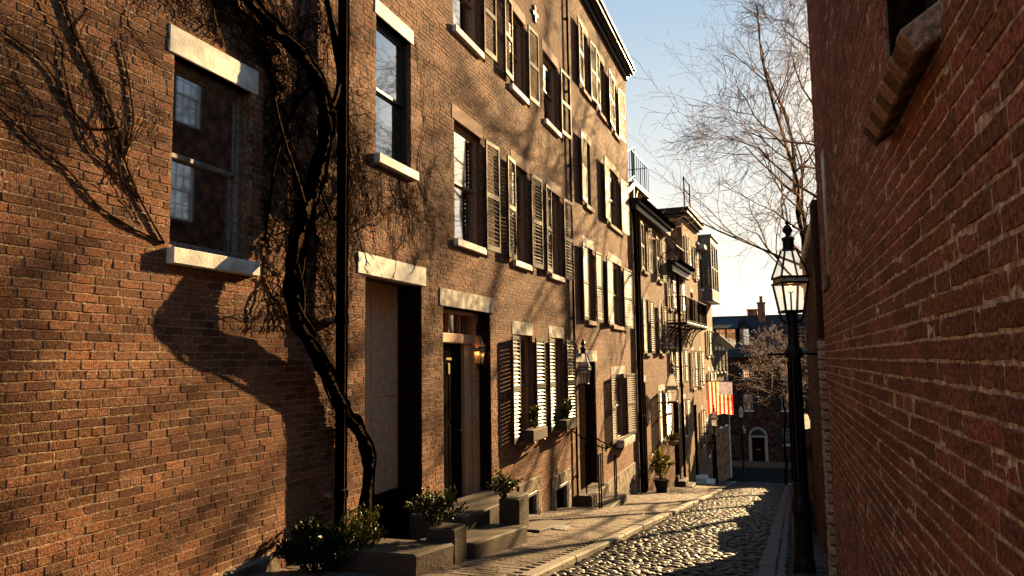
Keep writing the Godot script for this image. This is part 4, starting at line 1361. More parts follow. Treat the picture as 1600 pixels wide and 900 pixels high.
func far_houses() -> void:
	# tall house with a dark cornice
	var z := 38.28
	var H := make_house("brick_house", "narrow tall tan brick house with a broken dark cornice and shaded blank side", -4.136, z, PI / 2 - 0.05, -7.4, palette(0.29, 0.155, 0.088, 0.2, 6), 1.0, "row houses down the left side of the lane")
	var b0: float = H.vb
	var sm: Material = M.shutter_pale
	far_window(H, 39.3 - z, 39.9 - z, 4.5 - b0, 6.2 - b0, 0.4, 0.4, M.shutter_dark, M.foundation)
	far_window(H, 41.95 - z, 42.5 - z, 4.25 - b0, 6.0 - b0, 0.4, 0.4, M.shutter_dark, M.foundation)
	for q in [[39.85, 40.55], [42.55, 43.1]]:
		far_window(H, q[0] - z, q[1] - z, -1.5 - b0, 0.4 - b0, 0.5, 0.45, sm, M.stone)
	far_window(H, 42.35 - z, 42.95 - z, -4.6 - b0, -2.75 - b0, 0.45, 0.4, sm, M.stone)
	far_window(H, 40.2 - z, 41.0 - z, 1.7 - b0, 3.4 - b0, 0.0, 0.0, sm, M.stone)
	H.open.append([39.9 - z, 40.9 - z, -7.0 - b0, -2.35 - b0, 0.4, 1])
	var p := MB.new()
	p.box2(Vector3(39.8 - z, -7.0 - b0, -0.46), Vector3(41.0 - z, -2.3 - b0, -0.4))
	part(H.root, "door", p, M.dark_wood)
	brick_front(H, 0.0, 5.34, 0.0, 7.0 - b0, 60, Color(0.4, 0.29, 0.19), func(u): return gh(u + z) - b0 - 0.1)
	body(H, 0.0, 5.34, 0.0, 7.0 - b0, 8.0, M.far_brick, M.slate)
	p = MB.new()
	p.box2(Vector3(-0.1, 7.0 - b0, -8.0), Vector3(5.4, 7.14 - b0, 0.14), 0.02)
	p.box2(Vector3(-0.2, 7.14 - b0, -8.0), Vector3(5.46, 7.36 - b0, 0.32), 0.05)
	p.box2(Vector3(-0.2, 7.36 - b0, -8.0), Vector3(5.46, 7.46 - b0, 0.4), 0.02)
	part(H.root, "cornice", p, M.dark_paint)
	p = MB.new()
	for q in [Vector3(-0.2, 7.46 - b0, 0.2), Vector3(1.6, 7.46 - b0, 0.2)]: p.rod(q, q + Vector3(0, 1.5, 0), 0.035)
	for y in [0.9, 1.45]: p.rod(Vector3(-0.2, 7.46 + y - b0, 0.2), Vector3(1.6, 7.46 + y - b0, 0.2), 0.025)
	part(H.root, "roof_rail", p, M.black_iron)
	var st := thing("doorstep", "sunlit white stone steps jutting onto the pavement farther down", "step", Vector3(-3.65, gy(40.5), -40.5))
	for k in 2:
		p = MB.new()
		p.box(Vector3(-k * 0.25, 0.08 + k * 0.2, 0.0), Vector3(0.85 - k * 0.2, 0.24, 1.5 - k * 0.2), 0.02)
		part(st, "slab", p, M.painted_stone)
	# house with the grey oriel
	z = 43.62
	var K := make_house("brick_house", "tan house with a tall grey oriel bay hung high on its wall", -3.869, z, PI / 2 - 0.05, -8.1, palette(0.28, 0.16, 0.092, 0.1, 7), 1.0, "row houses down the left side of the lane")
	b0 = K.vb
	for r in [[0.12, 1.62], [-2.2, -0.75]]:
		for q in [45.9, 47.6]: far_window(K, q - z, q + 0.55 - z, r[0] - b0, r[1] - b0, 0.5, 0.45, sm, M.painted_stone)
	far_window(K, 44.2 - z, 44.65 - z, 3.9 - b0, 5.6 - b0, 0.0, 0.35, sm, M.painted_stone)
	far_window(K, 44.4 - z, 45.0 - z, -5.4 - b0, -3.6 - b0, 0.4, 0.4, sm, M.painted_stone)
	K.open.append([46.2 - z, 47.2 - z, -8.0 - b0, -4.4 - b0, 0.4, 1])
	p = MB.new()
	p.box2(Vector3(46.1 - z, -8.0 - b0, -0.46), Vector3(47.3 - z, -4.4 - b0, -0.4))
	part(K.root, "door", p, M.dark_wood)
	brick_front(K, 0.0, 4.93, 0.0, 6.3 - b0, 0, Color(0.28, 0.16, 0.092), func(u): return gh(u + z) - b0 - 0.1, false)
	body(K, 0.0, 4.93, 0.0, 6.3 - b0, 8.0, M.far_brick, M.slate)
	p = MB.new()
	p.box2(Vector3(0.0, 6.1 - b0, 0.0), Vector3(1.3, 6.35 - b0, 0.35), 0.03)
	part(K.root, "cornice", p, M.white_paint)
	p = MB.new()
	var u0 := 45.2 - z
	var u1 := 48.5 - z
	p.box2(Vector3(u0, 3.35 - b0, 0.0), Vector3(u1, 3.95 - b0, 0.5), 0.02)
	p.box2(Vector3(u0, 6.6 - b0, 0.0), Vector3(u1, 7.0 - b0, 0.5), 0.02)
	p.box2(Vector3(u0 - 0.06, 7.0 - b0, -0.5), Vector3(u1 + 0.06, 7.12 - b0, 0.58), 0.02)
	p.box2(Vector3(u0 - 0.05, 3.25 - b0, 0.0), Vector3(u1 + 0.05, 3.35 - b0, 0.56), 0.02)
	p.box2(Vector3(u0, 3.95 - b0, 0.0), Vector3(u0 + 0.08, 6.6 - b0, 0.42), 0.01)
	p.box2(Vector3(u1 - 0.08, 3.95 - b0, 0.0), Vector3(u1, 6.6 - b0, 0.42), 0.01)
	for k in 4: p.box2(Vector3(lerpf(u0, u1 - 0.2, k / 3.0), 3.95 - b0, 0.4), Vector3(lerpf(u0, u1 - 0.2, k / 3.0) + 0.2, 6.6 - b0, 0.5), 0.02)
	p.box2(Vector3(u0, 5.2 - b0, 0.4), Vector3(u1, 5.3 - b0, 0.48), 0.01)
	var bay := part(K.root, "oriel_bay", p, M.grey_paint)
	p = MB.new()
	p.quad(Vector3(u0, 3.9 - b0, 0.43), Vector3(u1, 3.9 - b0, 0.43), Vector3(u1, 6.65 - b0, 0.43), Vector3(u0, 6.65 - b0, 0.43))
	part(bay, "pane", p, M.glass)
	p = MB.new()
	p.box2(Vector3(u0 - 0.012, 4.2 - b0, 0.12), Vector3(u0 + 0.01, 5.2 - b0, 0.34), 0.004)
	part(bay, "side_pane", p, M.glass)
	# the little corner house with the white eave
	z = 48.55
	var ang := atan(0.55 / 3.4)
	var C := make_house("brick_house", "little corner house with a bright white eave and a row of thin pale shutters", -3.62, z, PI / 2 - ang, -8.3, palette(0.26, 0.15, 0.088, 0.1, 8), 1.0, "row houses down the left side of the lane")
	b0 = C.vb
	for k in 3: far_window(C, 0.5 + k * 1.0, 0.85 + k * 1.0, -0.85 - b0, 0.5 - b0, 0.3, 0.3, sm, M.painted_stone)
	for k in 2: far_window(C, 0.6 + k * 1.5, 1.2 + k * 1.5, -4.2 - b0, -2.5 - b0, 0.3, 0.3, M.shutter_dark, M.painted_stone)
	brick_front(C, 0.0, 3.5, 0.0, 1.05 - b0, 0, Color(0.26, 0.15, 0.088), null, false)
	body(C, 0.0, 3.5, 0.0, 1.05 - b0, 5.0, M.far_brick, M.slate)
	p = MB.new()
	p.face([Vector3(-0.1, 1.85 - b0, -0.6), Vector3(-0.1, 1.5 - b0, 0.45), Vector3(3.75, 0.78 - b0, 0.5), Vector3(3.75, 1.1 - b0, -0.6)])
	p.face([Vector3(-0.1, 1.5 - b0, 0.45), Vector3(-0.1, 1.38 - b0, 0.45), Vector3(3.75, 0.66 - b0, 0.5), Vector3(3.75, 0.78 - b0, 0.5)])
	p.face([Vector3(-0.1, 1.38 - b0, 0.45), Vector3(-0.1, 1.2 - b0, 0.0), Vector3(3.75, 0.55 - b0, 0.0), Vector3(3.75, 0.66 - b0, 0.5)])
	part(C.root, "eave", p, M.white_paint)
	p = MB.new()
	p.box2(Vector3(3.1, 0.0, 0.0), Vector3(3.45, 0.9 - b0, 0.06), 0.01)
	part(C.root, "corner_board", p, M.stone)

# ---------------------------------------------------------------- the slate roofed house across the foot of the lane
func end_house() -> void:
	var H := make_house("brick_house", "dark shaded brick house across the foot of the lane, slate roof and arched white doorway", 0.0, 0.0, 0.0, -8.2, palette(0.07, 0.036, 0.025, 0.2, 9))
	H.root.position.z = -62.0
	H.d0 = 0.0
	var b0: float = H.vb
	for q in [[-2.55, -1.95, -1.6, -0.5], [-2.55, -1.85, -4.0, -2.75], [0.2, 0.85, -6.55, -5.35], [0.2, 0.85, -4.0, -2.75], [0.2, 0.85, -1.6, -0.5], [-5.0, -4.3, -4.0, -2.75], [-5.0, -4.3, -1.6, -0.5]]:
		window(H, q[0], q[1], q[2] - b0, q[3] - b0, 0.1, M.shaded_white_paint, 3)
		sill(H, q[0] - 0.08, q[1] + 0.08, q[2] - 0.12 - b0, q[2] - 0.004 - b0, M.stone)
		shutter(H, q[0] - 0.48, q[0] - 0.02, q[2] - b0, q[3] - b0, M.dark_paint, false, 0.05, true)
		shutter(H, q[1] + 0.02, q[1] + 0.48, q[2] - b0, q[3] - b0, M.dark_paint, false, 0.05)
	# arched doorway
	H.open.append([-2.28, -0.9, 0.0, -5.95 - b0, 0.3, 1])
	var p := MB.new()
	p.box2(Vector3(-2.3, 0.0, -0.32), Vector3(-0.88, -5.3 - b0, -0.28))
	part(H.root, "doorway", p, M.dark_wood)
	p = MB.new()
	p.box2(Vector3(-1.98, 0.3, -0.28), Vector3(-1.2, -6.05 - b0, -0.2), 0.01)
	var door := part(H.root, "door", p, M.dark_wood)
	p = MB.new()
	p.box2(Vector3(-1.72, -7.0 - b0, -0.21), Vector3(-1.46, -6.94 - b0, -0.18), 0.005)
	part(door, "letter_slot", p, M.brass)
	for s in [-2.28, -1.12]:
		p = MB.new()
		p.box2(Vector3(s, 0.0, -0.05), Vector3(s + 0.22, -5.95 - b0, 0.09), 0.015)
		part(H.root, "column", p, M.shaded_white_paint)
	p = MB.new()
	p.box2(Vector3(-2.06, -6.05 - b0, -0.05), Vector3(-1.12, -5.92 - b0, 0.07), 0.01)
	var c := Vector3(-1.59, -5.95 - b0, 0.02)
	for k in 12:
		var a := PI * k / 12.0
		var e := PI * (k + 1) / 12.0
		p.bar(c + Vector3(cos(a) * 0.6, sin(a) * 0.6, 0), c + Vector3(cos(e) * 0.6, sin(e) * 0.6, 0), 0.14, 0.16)
	part(H.root, "arch", p, M.shaded_white_paint)
	p = MB.new()
	p.face([c + Vector3(-0.55, 0.02, 0.0), c + Vector3(0.55, 0.02, 0.0), c + Vector3(0.45, 0.38, 0.0), c + Vector3(0.0, 0.55, 0.0), c + Vector3(-0.45, 0.38, 0.0)])
	part(H.root, "fanlight_pane", p, M.glass)
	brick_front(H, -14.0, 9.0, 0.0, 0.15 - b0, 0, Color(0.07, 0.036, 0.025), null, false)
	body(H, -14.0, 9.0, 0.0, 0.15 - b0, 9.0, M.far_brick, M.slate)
	# steep lower slope in teal slate, then the upper roof with two dormers
	p = MB.new()
	p.face([Vector3(-14, 0.1 - b0, 0.35), Vector3(9, 0.1 - b0, 0.35), Vector3(9, 0.95 - b0, 0.0), Vector3(-14, 0.95 - b0, 0.0)])
	p.box2(Vector3(-14, 0.0 - b0, 0.0), Vector3(9, 0.12 - b0, 0.38), 0.01)
	part(H.root, "lower_roof", p, M.teal_slate)
	p = MB.new()
	p.face([Vector3(-14, 0.95 - b0, 0.0), Vector3(9, 0.95 - b0, 0.0), Vector3(9, 3.4 - b0, -3.2), Vector3(-14, 3.4 - b0, -3.2)])
	p.face([Vector3(-14, 3.4 - b0, -3.2), Vector3(9, 3.4 - b0, -3.2), Vector3(9, 0.15 - b0, -9.0), Vector3(-14, 0.15 - b0, -9.0)])
	for e in [-14.0, 9.0]: p.face([Vector3(e, 0.15 - b0, 0), Vector3(e, 0.95 - b0, 0), Vector3(e, 3.4 - b0, -3.2), Vector3(e, 0.15 - b0, -9.0)])
	part(H.root, "upper_roof", p, M.slate)
	for q in [[-4.4, -2.85, false], [-2.62, -1.86, true], [1.2, 2.2, true]]:
		p = MB.new()
		p.box2(Vector3(q[0], 0.85 - b0, -2.4), Vector3(q[1], 2.32 - b0, 0.02), 0.02)
		var dm := part(H.root, "dormer", p, M.dark_paint)
		p = MB.new()
		var mu: float = (q[0] + q[1]) / 2
		if q[2]:
			p.face([Vector3(q[0] - 0.12, 2.26 - b0, 0.2), Vector3(mu, 2.85 - b0, 0.2), Vector3(mu, 2.85 - b0, -2.6), Vector3(q[0] - 0.12, 2.26 - b0, -2.6)])
			p.face([Vector3(q[1] + 0.12, 2.26 - b0, 0.2), Vector3(mu, 2.85 - b0, 0.2), Vector3(mu, 2.85 - b0, -2.6), Vector3(q[1] + 0.12, 2.26 - b0, -2.6)])
			p.face([Vector3(q[0], 2.3 - b0, 0.03), Vector3(q[1], 2.3 - b0, 0.03), Vector3(mu, 2.8 - b0, 0.03)])
		else:
			p.face([Vector3(q[0] - 0.15, 2.3 - b0, 0.2), Vector3(q[1] + 0.12, 2.3 - b0, 0.2), Vector3(q[1] + 0.12, 3.2 - b0, -2.9), Vector3(q[0] - 0.15, 3.2 - b0, -2.9)])
		part(dm, "dormer_roof", p, M.teal_slate)
		var wn := 2 if not q[2] else 1
		for k in wn:
			var a: float = lerpf(q[0], q[1], float(k) / wn) + 0.06
			var e: float = lerpf(q[0], q[1], float(k + 1) / wn) - 0.06
			p = MB.new()
			p.quad(Vector3(a, 0.98 - b0, 0.03), Vector3(e, 0.98 - b0, 0.03), Vector3(e, 2.2 - b0, 0.03), Vector3(a, 2.2 - b0, 0.03))
			part(dm, "pane", p, M.glass)
			p = MB.new()
			for g in 4: p.box2(Vector3(lerpf(a, e, g / 3.0) - 0.015, 0.96 - b0, 0.032), Vector3(lerpf(a, e, g / 3.0) + 0.015, 2.22 - b0, 0.05))
			for g in 5: p.box2(Vector3(a, lerpf(0.98, 2.2, g / 4.0) - 0.015 - b0, 0.034), Vector3(e, lerpf(0.98, 2.2, g / 4.0) + (0.03 if g == 2 else 0.015) - b0, 0.053))
			part(dm, "sash", p, M.shaded_white_paint)
	for q in [[-1.25, -0.68, 4.3, -2.8], [-2.1, -1.3, 3.85, -4.2], [5.0, 5.8, 4.4, -3.0]]:
		p = MB.new()
		p.col = Color(0.3, 0.14, 0.09)
		p.box2(Vector3(q[0], 2.2 - b0, q[3] - 0.35), Vector3(q[1], q[2] - b0, q[3] + 0.35), 0.03)
		p.box2(Vector3(q[0] - 0.06, q[2] - b0, q[3] - 0.41), Vector3(q[1] + 0.06, q[2] + 0.1 - b0, q[3] + 0.41), 0.03)
		var ch := part(H.root, "chimney", p, M.far_brick)
		if q[0] > -2.0:
			p = MB.new()
			p.col = Color(0.34, 0.15, 0.09)
			p.lathe(Vector3((q[0] + q[1]) / 2, q[2] + 0.1 - b0, q[3]), [Vector2(0.13, 0), Vector2(0.11, 0.35), Vector2(0.14, 0.4), Vector2(0.12, 0.5), Vector2(0.0, 0.5)], 10)
			part(ch, "chimney_pot", p, M.far_brick)
	wall_lantern("wall_lantern", "tiny pale lantern beside the arched white doorway at the lane's foot", Vector3(-2.57, -5.62 + EYE, -61.86), 0.8, false, Vector3(0, 0, -1))

# ---------------------------------------------------------------- right hand side
func right_side() -> void:
	var z := 8.6
	var H := make_house("brick_house", "near brick building in shade along the right edge, with a sloping brick window sill", 0.48, z, -PI / 2, -2.9, palette(0.4, 0.17, 0.088, 0.24, 10), -1.0)
	var b0: float = H.vb
	H.joint = -0.003
	# local x runs back towards the eye: u = 8.6 - d
	window(H, z - 3.38, z - 2.38, 1.0 - b0, 2.7 - b0, 0.2)
	for k in 10:
		var p := MB.new()
		var c: Color = H.pal[R.randi() % 8]
		p.col = Color(0.7, 0.47, 0.33) * (R.randf_range(0.8, 1.15) if k % 2 else R.randf_range(0.3, 0.55))
		p.box(Vector3(z - 3.4 + k * 0.105 + 0.05, 0.94 - b0 + 0.003 * (k % 2), 0.004 * (k % 2)), Vector3(0.09, 0.085, 0.2), 0.008, Basis(Vector3.RIGHT, 0.6) * Basis(Vector3.BACK, R.randf_range(-0.02, 0.02)))
		part(H.root, "sill_brick", p, M.brick)
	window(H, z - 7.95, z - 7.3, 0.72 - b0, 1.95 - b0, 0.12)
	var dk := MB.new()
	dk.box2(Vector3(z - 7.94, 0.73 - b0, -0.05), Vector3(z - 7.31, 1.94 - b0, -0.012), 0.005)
	part(H.root, "shutter", dk, M.dark_paint)  # dark plate filling the slit, standing in for its shadow gap
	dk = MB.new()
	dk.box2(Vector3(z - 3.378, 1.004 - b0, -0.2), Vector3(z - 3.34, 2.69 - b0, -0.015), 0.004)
	part(H.root, "shade_lining", dk, M.dark_wood)  # dark sheets added on both jambs to stand for the opening's shade
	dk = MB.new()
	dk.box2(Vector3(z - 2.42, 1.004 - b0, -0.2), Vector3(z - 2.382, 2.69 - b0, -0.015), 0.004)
	part(H.root, "shade_lining", dk, M.dark_wood)
	sill(H, z - 8.0, z - 7.25, 0.62 - b0, 0.715 - b0, M.foundation, 0.03)
	brick_front(H, 0.0, 11.0, 0.0, 6.0 - b0, 300, Color(0.9, 0.72, 0.5), func(u): return gh(z - u) - b0 - 0.1, true, 7)
	body(H, 0.0, 11.0, 0.0, 6.0 - b0, 7.0, M.far_brick, M.slate)
	# garden wall beyond it, ending in a pier of pale painted bricks
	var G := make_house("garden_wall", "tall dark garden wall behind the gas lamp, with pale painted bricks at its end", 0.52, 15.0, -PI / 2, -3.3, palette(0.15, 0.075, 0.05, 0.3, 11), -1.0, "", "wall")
	b0 = G.vb
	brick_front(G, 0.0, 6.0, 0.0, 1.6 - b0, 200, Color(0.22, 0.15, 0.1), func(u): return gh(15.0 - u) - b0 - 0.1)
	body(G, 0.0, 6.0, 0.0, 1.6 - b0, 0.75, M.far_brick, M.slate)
	var p := MB.new()
	for k in 6: p.box2(Vector3(k * 1.0 + 0.003, 1.6 - b0, -0.8), Vector3(k * 1.0 + 0.997, 1.72 - b0, 0.05), 0.02)
	part(G.root, "coping", p, M.painted_stone)
	# pier at the near end: dark above, painted bricks below
	p = MB.new()
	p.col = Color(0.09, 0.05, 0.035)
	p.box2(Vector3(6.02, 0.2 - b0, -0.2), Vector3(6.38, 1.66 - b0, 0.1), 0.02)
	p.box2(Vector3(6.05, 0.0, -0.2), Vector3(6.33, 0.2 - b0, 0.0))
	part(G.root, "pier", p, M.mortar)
	var y := -2.42
	while y < 0.12:
		p = MB.new()
		p.col = Color(0.75, 0.56, 0.34) * R.randf_range(0.75, 1.1)
		p.box(Vector3(6.2, y + 0.035 - b0, 0.045 + R.randf_range(-0.003, 0.004)), Vector3(0.36 + R.randf_range(-0.02, 0.01), 0.085, 0.1), 0.01)
		part(G.root, "painted_brick", p, M.brick)
		y += 0.1045
	# lower wall running on down the lane
	var W := make_house("garden_wall", "low brick garden wall running down the right side of the lane", 0.62, 46.0, -PI / 2 - 0.0128, -7.6, palette(0.2, 0.1, 0.065, 0.25, 12), -1.0, "", "wall")
	b0 = W.vb
	for k in 8:
		var u := k * 3.905
		var top := gh(46.0 - u) + 2.2
		p = MB.new()
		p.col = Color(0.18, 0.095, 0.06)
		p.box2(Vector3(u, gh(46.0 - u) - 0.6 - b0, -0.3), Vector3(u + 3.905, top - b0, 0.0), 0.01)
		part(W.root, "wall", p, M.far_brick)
		p = MB.new()
		p.box2(Vector3(u + 0.004, top - b0, -0.34), Vector3(u + 3.9, top + 0.09 - b0, 0.05), 0.02)
		part(W.root, "coping", p, M.foundation)
	# a brick house set back in the gardens, seen in the panes opposite
	var B := make_house("brick_house", "brick house set back behind the gardens on the right, out of the lane", 7.5, 30.0, -PI / 2, -5.2, palette(0.12, 0.06, 0.04, 0.2, 13), -1.0)
	b0 = B.vb
	for k in 6:
		for r in 4: window(B, 1.0 + k * 3.2, 2.1 + k * 3.2, -1.5 + r * 3.0 - b0, 0.4 + r * 3.0 - b0, 0.12, M.white_paint, 3)
	brick_front(B, 0.0, 20.0, 0.0, 10.5 - b0, 0, Color(0.12, 0.06, 0.04), null, false)
	body(B, 0.0, 20.0, 0.0, 10.5 - b0, 8.0, M.far_brick, M.slate)

# ---------------------------------------------------------------- lamps, flag, planters, creepers
func post(o: Node3D, h: float, r: float, m: Material) -> void:
	var b := MB.new()
	b.lathe(Vector3.ZERO, [Vector2(r * 1.8, -0.1), Vector2(r * 1.8, 0.12), Vector2(r * 1.6, 0.18), Vector2(r * 1.55, 0.62), Vector2(r * 1.8, 0.68), Vector2(r * 1.7, 0.76), Vector2(r * 1.35, 0.84), Vector2(r * 1.25, 1.0), Vector2(r * 1.05, h * 0.82), Vector2(r * 1.5, h * 0.825), Vector2(r * 1.5, h * 0.85), Vector2(r * 0.95, h * 0.87), Vector2(r * 0.85, h)], 14)
	for k in 10:
		var a := TAU * k / 10.0
		b.rod(Vector3(cos(a) * r * 1.22, 1.0, sin(a) * r * 1.22), Vector3(cos(a) * r * 1.02, h * 0.81, sin(a) * r * 1.02), r * 0.16, 5)
	part(o, "post", b, m)
	b = MB.new()
	b.rod(Vector3(-0.28, h * 0.838, 0), Vector3(0.28, h * 0.838, 0), 0.014)
	for s in [-1, 1]: b.lathe(Vector3(0.28 * s, h * 0.838 - 0.02, 0), [Vector2(0, 0), Vector2(0.022, 0.01), Vector2(0.022, 0.03), Vector2(0, 0.04)], 8)
	part(o, "ladder_bar", b, m)
	b = MB.new()
	for k in 4:
		var a := TAU * k / 4.0 + PI / 4
		var pts := PackedVector3Array()
		for j in 6:
			var f := j / 5.0
			pts.append(Vector3(cos(a), 0, sin(a)) * (0.03 + 0.11 * sin(f * PI / 2)) + Vector3(0, h - 0.12 + 0.13 * f * f, 0))
		b.tube(pts, PackedFloat32Array([0.012, 0.012, 0.012, 0.012, 0.012, 0.012]), 5)
	part(o, "cradle", b, m)

func street_things() -> void:
	# gas lamp on the right
	var base := Vector3(0.19, gy(9.4), -9.4)
	var o := thing("gas_lamp", "lit black gas street lamp with glass lantern, close on the right pavement", "street lamp", base)
	var h := 0.50 - gh(9.4)
	post(o, h, 0.066, M.black_iron)
	lantern_head(o, Vector3(0, h + 0.02, 0), 0.9, M.clear, true, M.black_iron)
	o.rotation.y = 0.35
	# lamp at the foot of the left pavement
	o = thing("street_lamp", "small black lamp post with a sunlit white lantern, under the flag", "street lamp", Vector3(-3.2, gy(41.5) + 0.05, -41.5))
	post(o, 2.9, 0.055, M.black_iron)
	lantern_head(o, Vector3(0, 2.92, 0), 0.95, M.frosted, false, M.grey_paint)
	# dark lamp post at the corner
	o = thing("street_lamp", "dark lamp post in shade at the corner, left of the arched doorway", "street lamp", Vector3(-2.32, gy(52.5) - 0.05, -52.5))
	post(o, 3.7, 0.06, M.black_iron)
	lantern_head(o, Vector3(0, 3.72, 0), 0.9, M.frosted, false, M.black_iron)
	# lantern on a wall bracket
	o = thing("bracket_lantern", "large sunlit white lantern on an iron wall bracket, under the balcony", "lantern", Vector3(-4.42, -1.62 + EYE, -30.3))
	lantern_head(o, Vector3(0.5, -0.05, -0.55), 1.35, M.frosted, false, M.grey_paint)
	var b := MB.new()
	b.bar(Vector3(-0.25, -0.1, -0.55), Vector3(0.5, -0.1, -0.55), 0.05, 0.05)
	b.bar(Vector3(-0.25, -0.6, -0.55), Vector3(0.4, -0.12, -0.55), 0.035, 0.035)
	b.bar(Vector3(-0.22, -0.75, -0.55), Vector3(-0.22, 0.35, -0.55), 0.05, 0.05)
	part(o, "bracket", b, M.black_iron)
	flag()
	# stoops and planters in front of the near doors
	o = thing("doorstep", "long granite slab steps in front of the wood panelled doorway", "step", Vector3(-4.0, gy(9.4), -9.4))
	b = MB.new()
	var tilt := Basis(Vector3.RIGHT, -0.1)
	b.box(Vector3(0.3, 0.07, 0.1), Vector3(0.72, 0.34, 2.0), 0.02, tilt)
	part(o, "lower_slab", b, M.granite)
	b = MB.new()
	b.box(Vector3(-0.26, 0.02, -1.25), Vector3(0.8, 0.66, 2.7), 0.02, Basis(Vector3.RIGHT, -0.045))
	part(o, "upper_slab", b, M.granite)
	o = thing("doorstep", "granite step slab at the picture's bottom edge, in front of the pale side door", "step", Vector3(-4.0, gy(7.0), -7.0))
	b = MB.new()
	b.box(Vector3(0.2, 0.06, -0.3), Vector3(0.9, 0.3, 0.95), 0.025, tilt)
	part(o, "slab", b, M.granite)
	var gl := [Color(0.06, 0.07, 0.022), Color(0.09, 0.085, 0.03), Color(0.035, 0.045, 0.016)]
	for q in [[-3.53, 7.98, 0.34, 0.36, 0.36, "square granite planter post holding a leafy shrub, nearer one"], [-3.62, 10.45, 0.3, 0.24, 0.56, "square granite planter post with a low leafy plant, farther one"]]:
		o = thing("planter", q[5], "planter", Vector3(q[0], gy(q[1]) + 0.0, -q[1]), "granite planters by the doorsteps")
		b = MB.new()
		b.box(Vector3(0, q[4] / 2.0, 0), Vector3(q[2], q[4] + 0.1, q[3]), 0.015)
		part(o, "block", b, M.granite)
		b = MB.new()
		b.box2(Vector3(-q[2] / 2 + 0.05, q[4] + 0.04, -q[3] / 2 + 0.05), Vector3(q[2] / 2 - 0.05, q[4] + 0.056, q[3] / 2 - 0.05))
		part(o, "soil", b, M.earth)
	shrub("leafy_shrub", "sunlit leafy shrub with thin stems in the nearer granite planter", "shrub", Vector3(-3.66, gy(7.98) + 0.41, -8.0), Vector3(0.62, 0.5, 0.6), 900, gl, 0.05, 0.016, 41)
	shrub("leafy_shrub", "yellow green leafy plant in the farther granite planter", "shrub", Vector3(-3.72, gy(10.45) + 0.62, -10.4), Vector3(0.5, 0.36, 0.55), 600, gl, 0.05, 0.016, 42)
	shrub("evergreen_bush", "dark glossy evergreen bush at the bottom edge, at the foot of the drainpipe", "shrub", Vector3(-4.3, gy(6.6) + 0.02, -6.6), Vector3(0.65, 0.55, 0.7), 2600, [Color(0.012, 0.018, 0.008), Color(0.022, 0.028, 0.01)], 0.06, 0.02, 43, 0.2)
	shrub("feathery_bush", "yellow green feathery bush behind the dark glossy evergreen", "shrub", Vector3(-4.12, gy(7.1) + 0.02, -7.12), Vector3(0.6, 0.66, 0.8), 2600, [Color(0.075, 0.075, 0.018), Color(0.11, 0.095, 0.025), Color(0.05, 0.055, 0.015)], 0.045, 0.007, 44, 0.5)
	# plants farther down
	for q in [[-4.05, 27.9, 0.5, 1.25, "terracotta pot with an orange brown leafy bush below the bracket lantern", 51]]:
		o = thing("plant_pot", "dark round plant pot standing on the pavement past the drainpipes", "plant pot", Vector3(q[0], gy(q[1]) + 0.05, -q[1]))
		b = MB.new()
		b.lathe(Vector3.ZERO, [Vector2(0.18, 0), Vector2(0.26, 0.4), Vector2(0.29, 0.41), Vector2(0.29, 0.46), Vector2(0.24, 0.46), Vector2(0.22, 0.42), Vector2(0, 0.42)], 14)
		part(o, "pot", b, M.dark_paint)
		shrub("potted_bush", "tall straggly bush with yellow brown leaves in the dark round pot", "shrub", Vector3(q[0], gy(q[1]) + 0.47, -q[1]), Vector3(0.9, 1.3, 0.9), 900, [Color(0.22, 0.15, 0.04), Color(0.14, 0.12, 0.035), Color(0.3, 0.19, 0.06)], 0.1, 0.03, 51)
	for q in [[-4.1, 31.8, -3.3, "hanging basket of yellow brown leaves below the bracket lantern", 52], [-3.4, 41.9, -4.55, "small hanging basket of yellow leaves near the flag's lamp post", 53]]:
		o = thing("hanging_basket", q[3], "hanging basket", Vector3(q[0], q[2] + EYE, -q[1]), "hanging baskets on the row houses")
		b = MB.new()
		b.lathe(Vector3.ZERO, [Vector2(0.02, -0.22), Vector2(0.16, -0.14), Vector2(0.24, 0.0), Vector2(0.22, 0.0), Vector2(0, -0.04)], 12)
		part(o, "basket", b, M.brown_wood)
		b = MB.new()
		for k in 3: b.rod(Vector3(cos(k * 2.1) * 0.22, 0, sin(k * 2.1) * 0.22), Vector3(0, 0.6, 0), 0.008, 4)
		b.rod(Vector3(0, 0.6, 0), Vector3(-0.55, 0.62, 0), 0.015, 4)
		part(o, "chain", b, M.black_iron)
		shrub("basket_plant", "trailing yellow brown plant in the " + ("nearer, larger" if q[4] == 52 else "farther, smaller") + " hanging basket", "plant", Vector3(q[0], q[2] + EYE - 0.05, -q[1]), Vector3(0.6, 0.4, 0.6), 350, [Color(0.25, 0.17, 0.05), Color(0.16, 0.13, 0.04)], 0.09, 0.025, q[4], -0.2)
	# hatch slab and scrap of paper on the pavement
	o = thing("hatch_slab", "flat stone hatch slab set in the brick pavement by the cellar windows", "hatch", Vector3(-3.95, gy(12.6) + 0.05, -12.6))
	b = MB.new()
	b.box(Vector3(0, 0.0, 0), Vector3(0.75, 0.05, 2.0), 0.008, Basis(Vector3.RIGHT, -0.127))
	part(o, "slab", b, M.granite)
	o = thing("paper_scrap", "crumpled white paper scrap lying on the brick pavement", "litter", Vector3(-3.5, gy(12.4) + 0.06, -12.4))
	b = MB.new()
	b.face([Vector3(-0.2, 0.02, 0.1), Vector3(0.05, 0.0, 0.14), Vector3(0.18, 0.035, -0.06), Vector3(-0.06, 0.01, -0.16)])
	b.face([Vector3(0.05, 0.001, 0.14), Vector3(0.26, 0.03, 0.12), Vector3(0.18, 0.036, -0.06)])
	part(o, "sheet", b, M.white_paint)
	creepers()

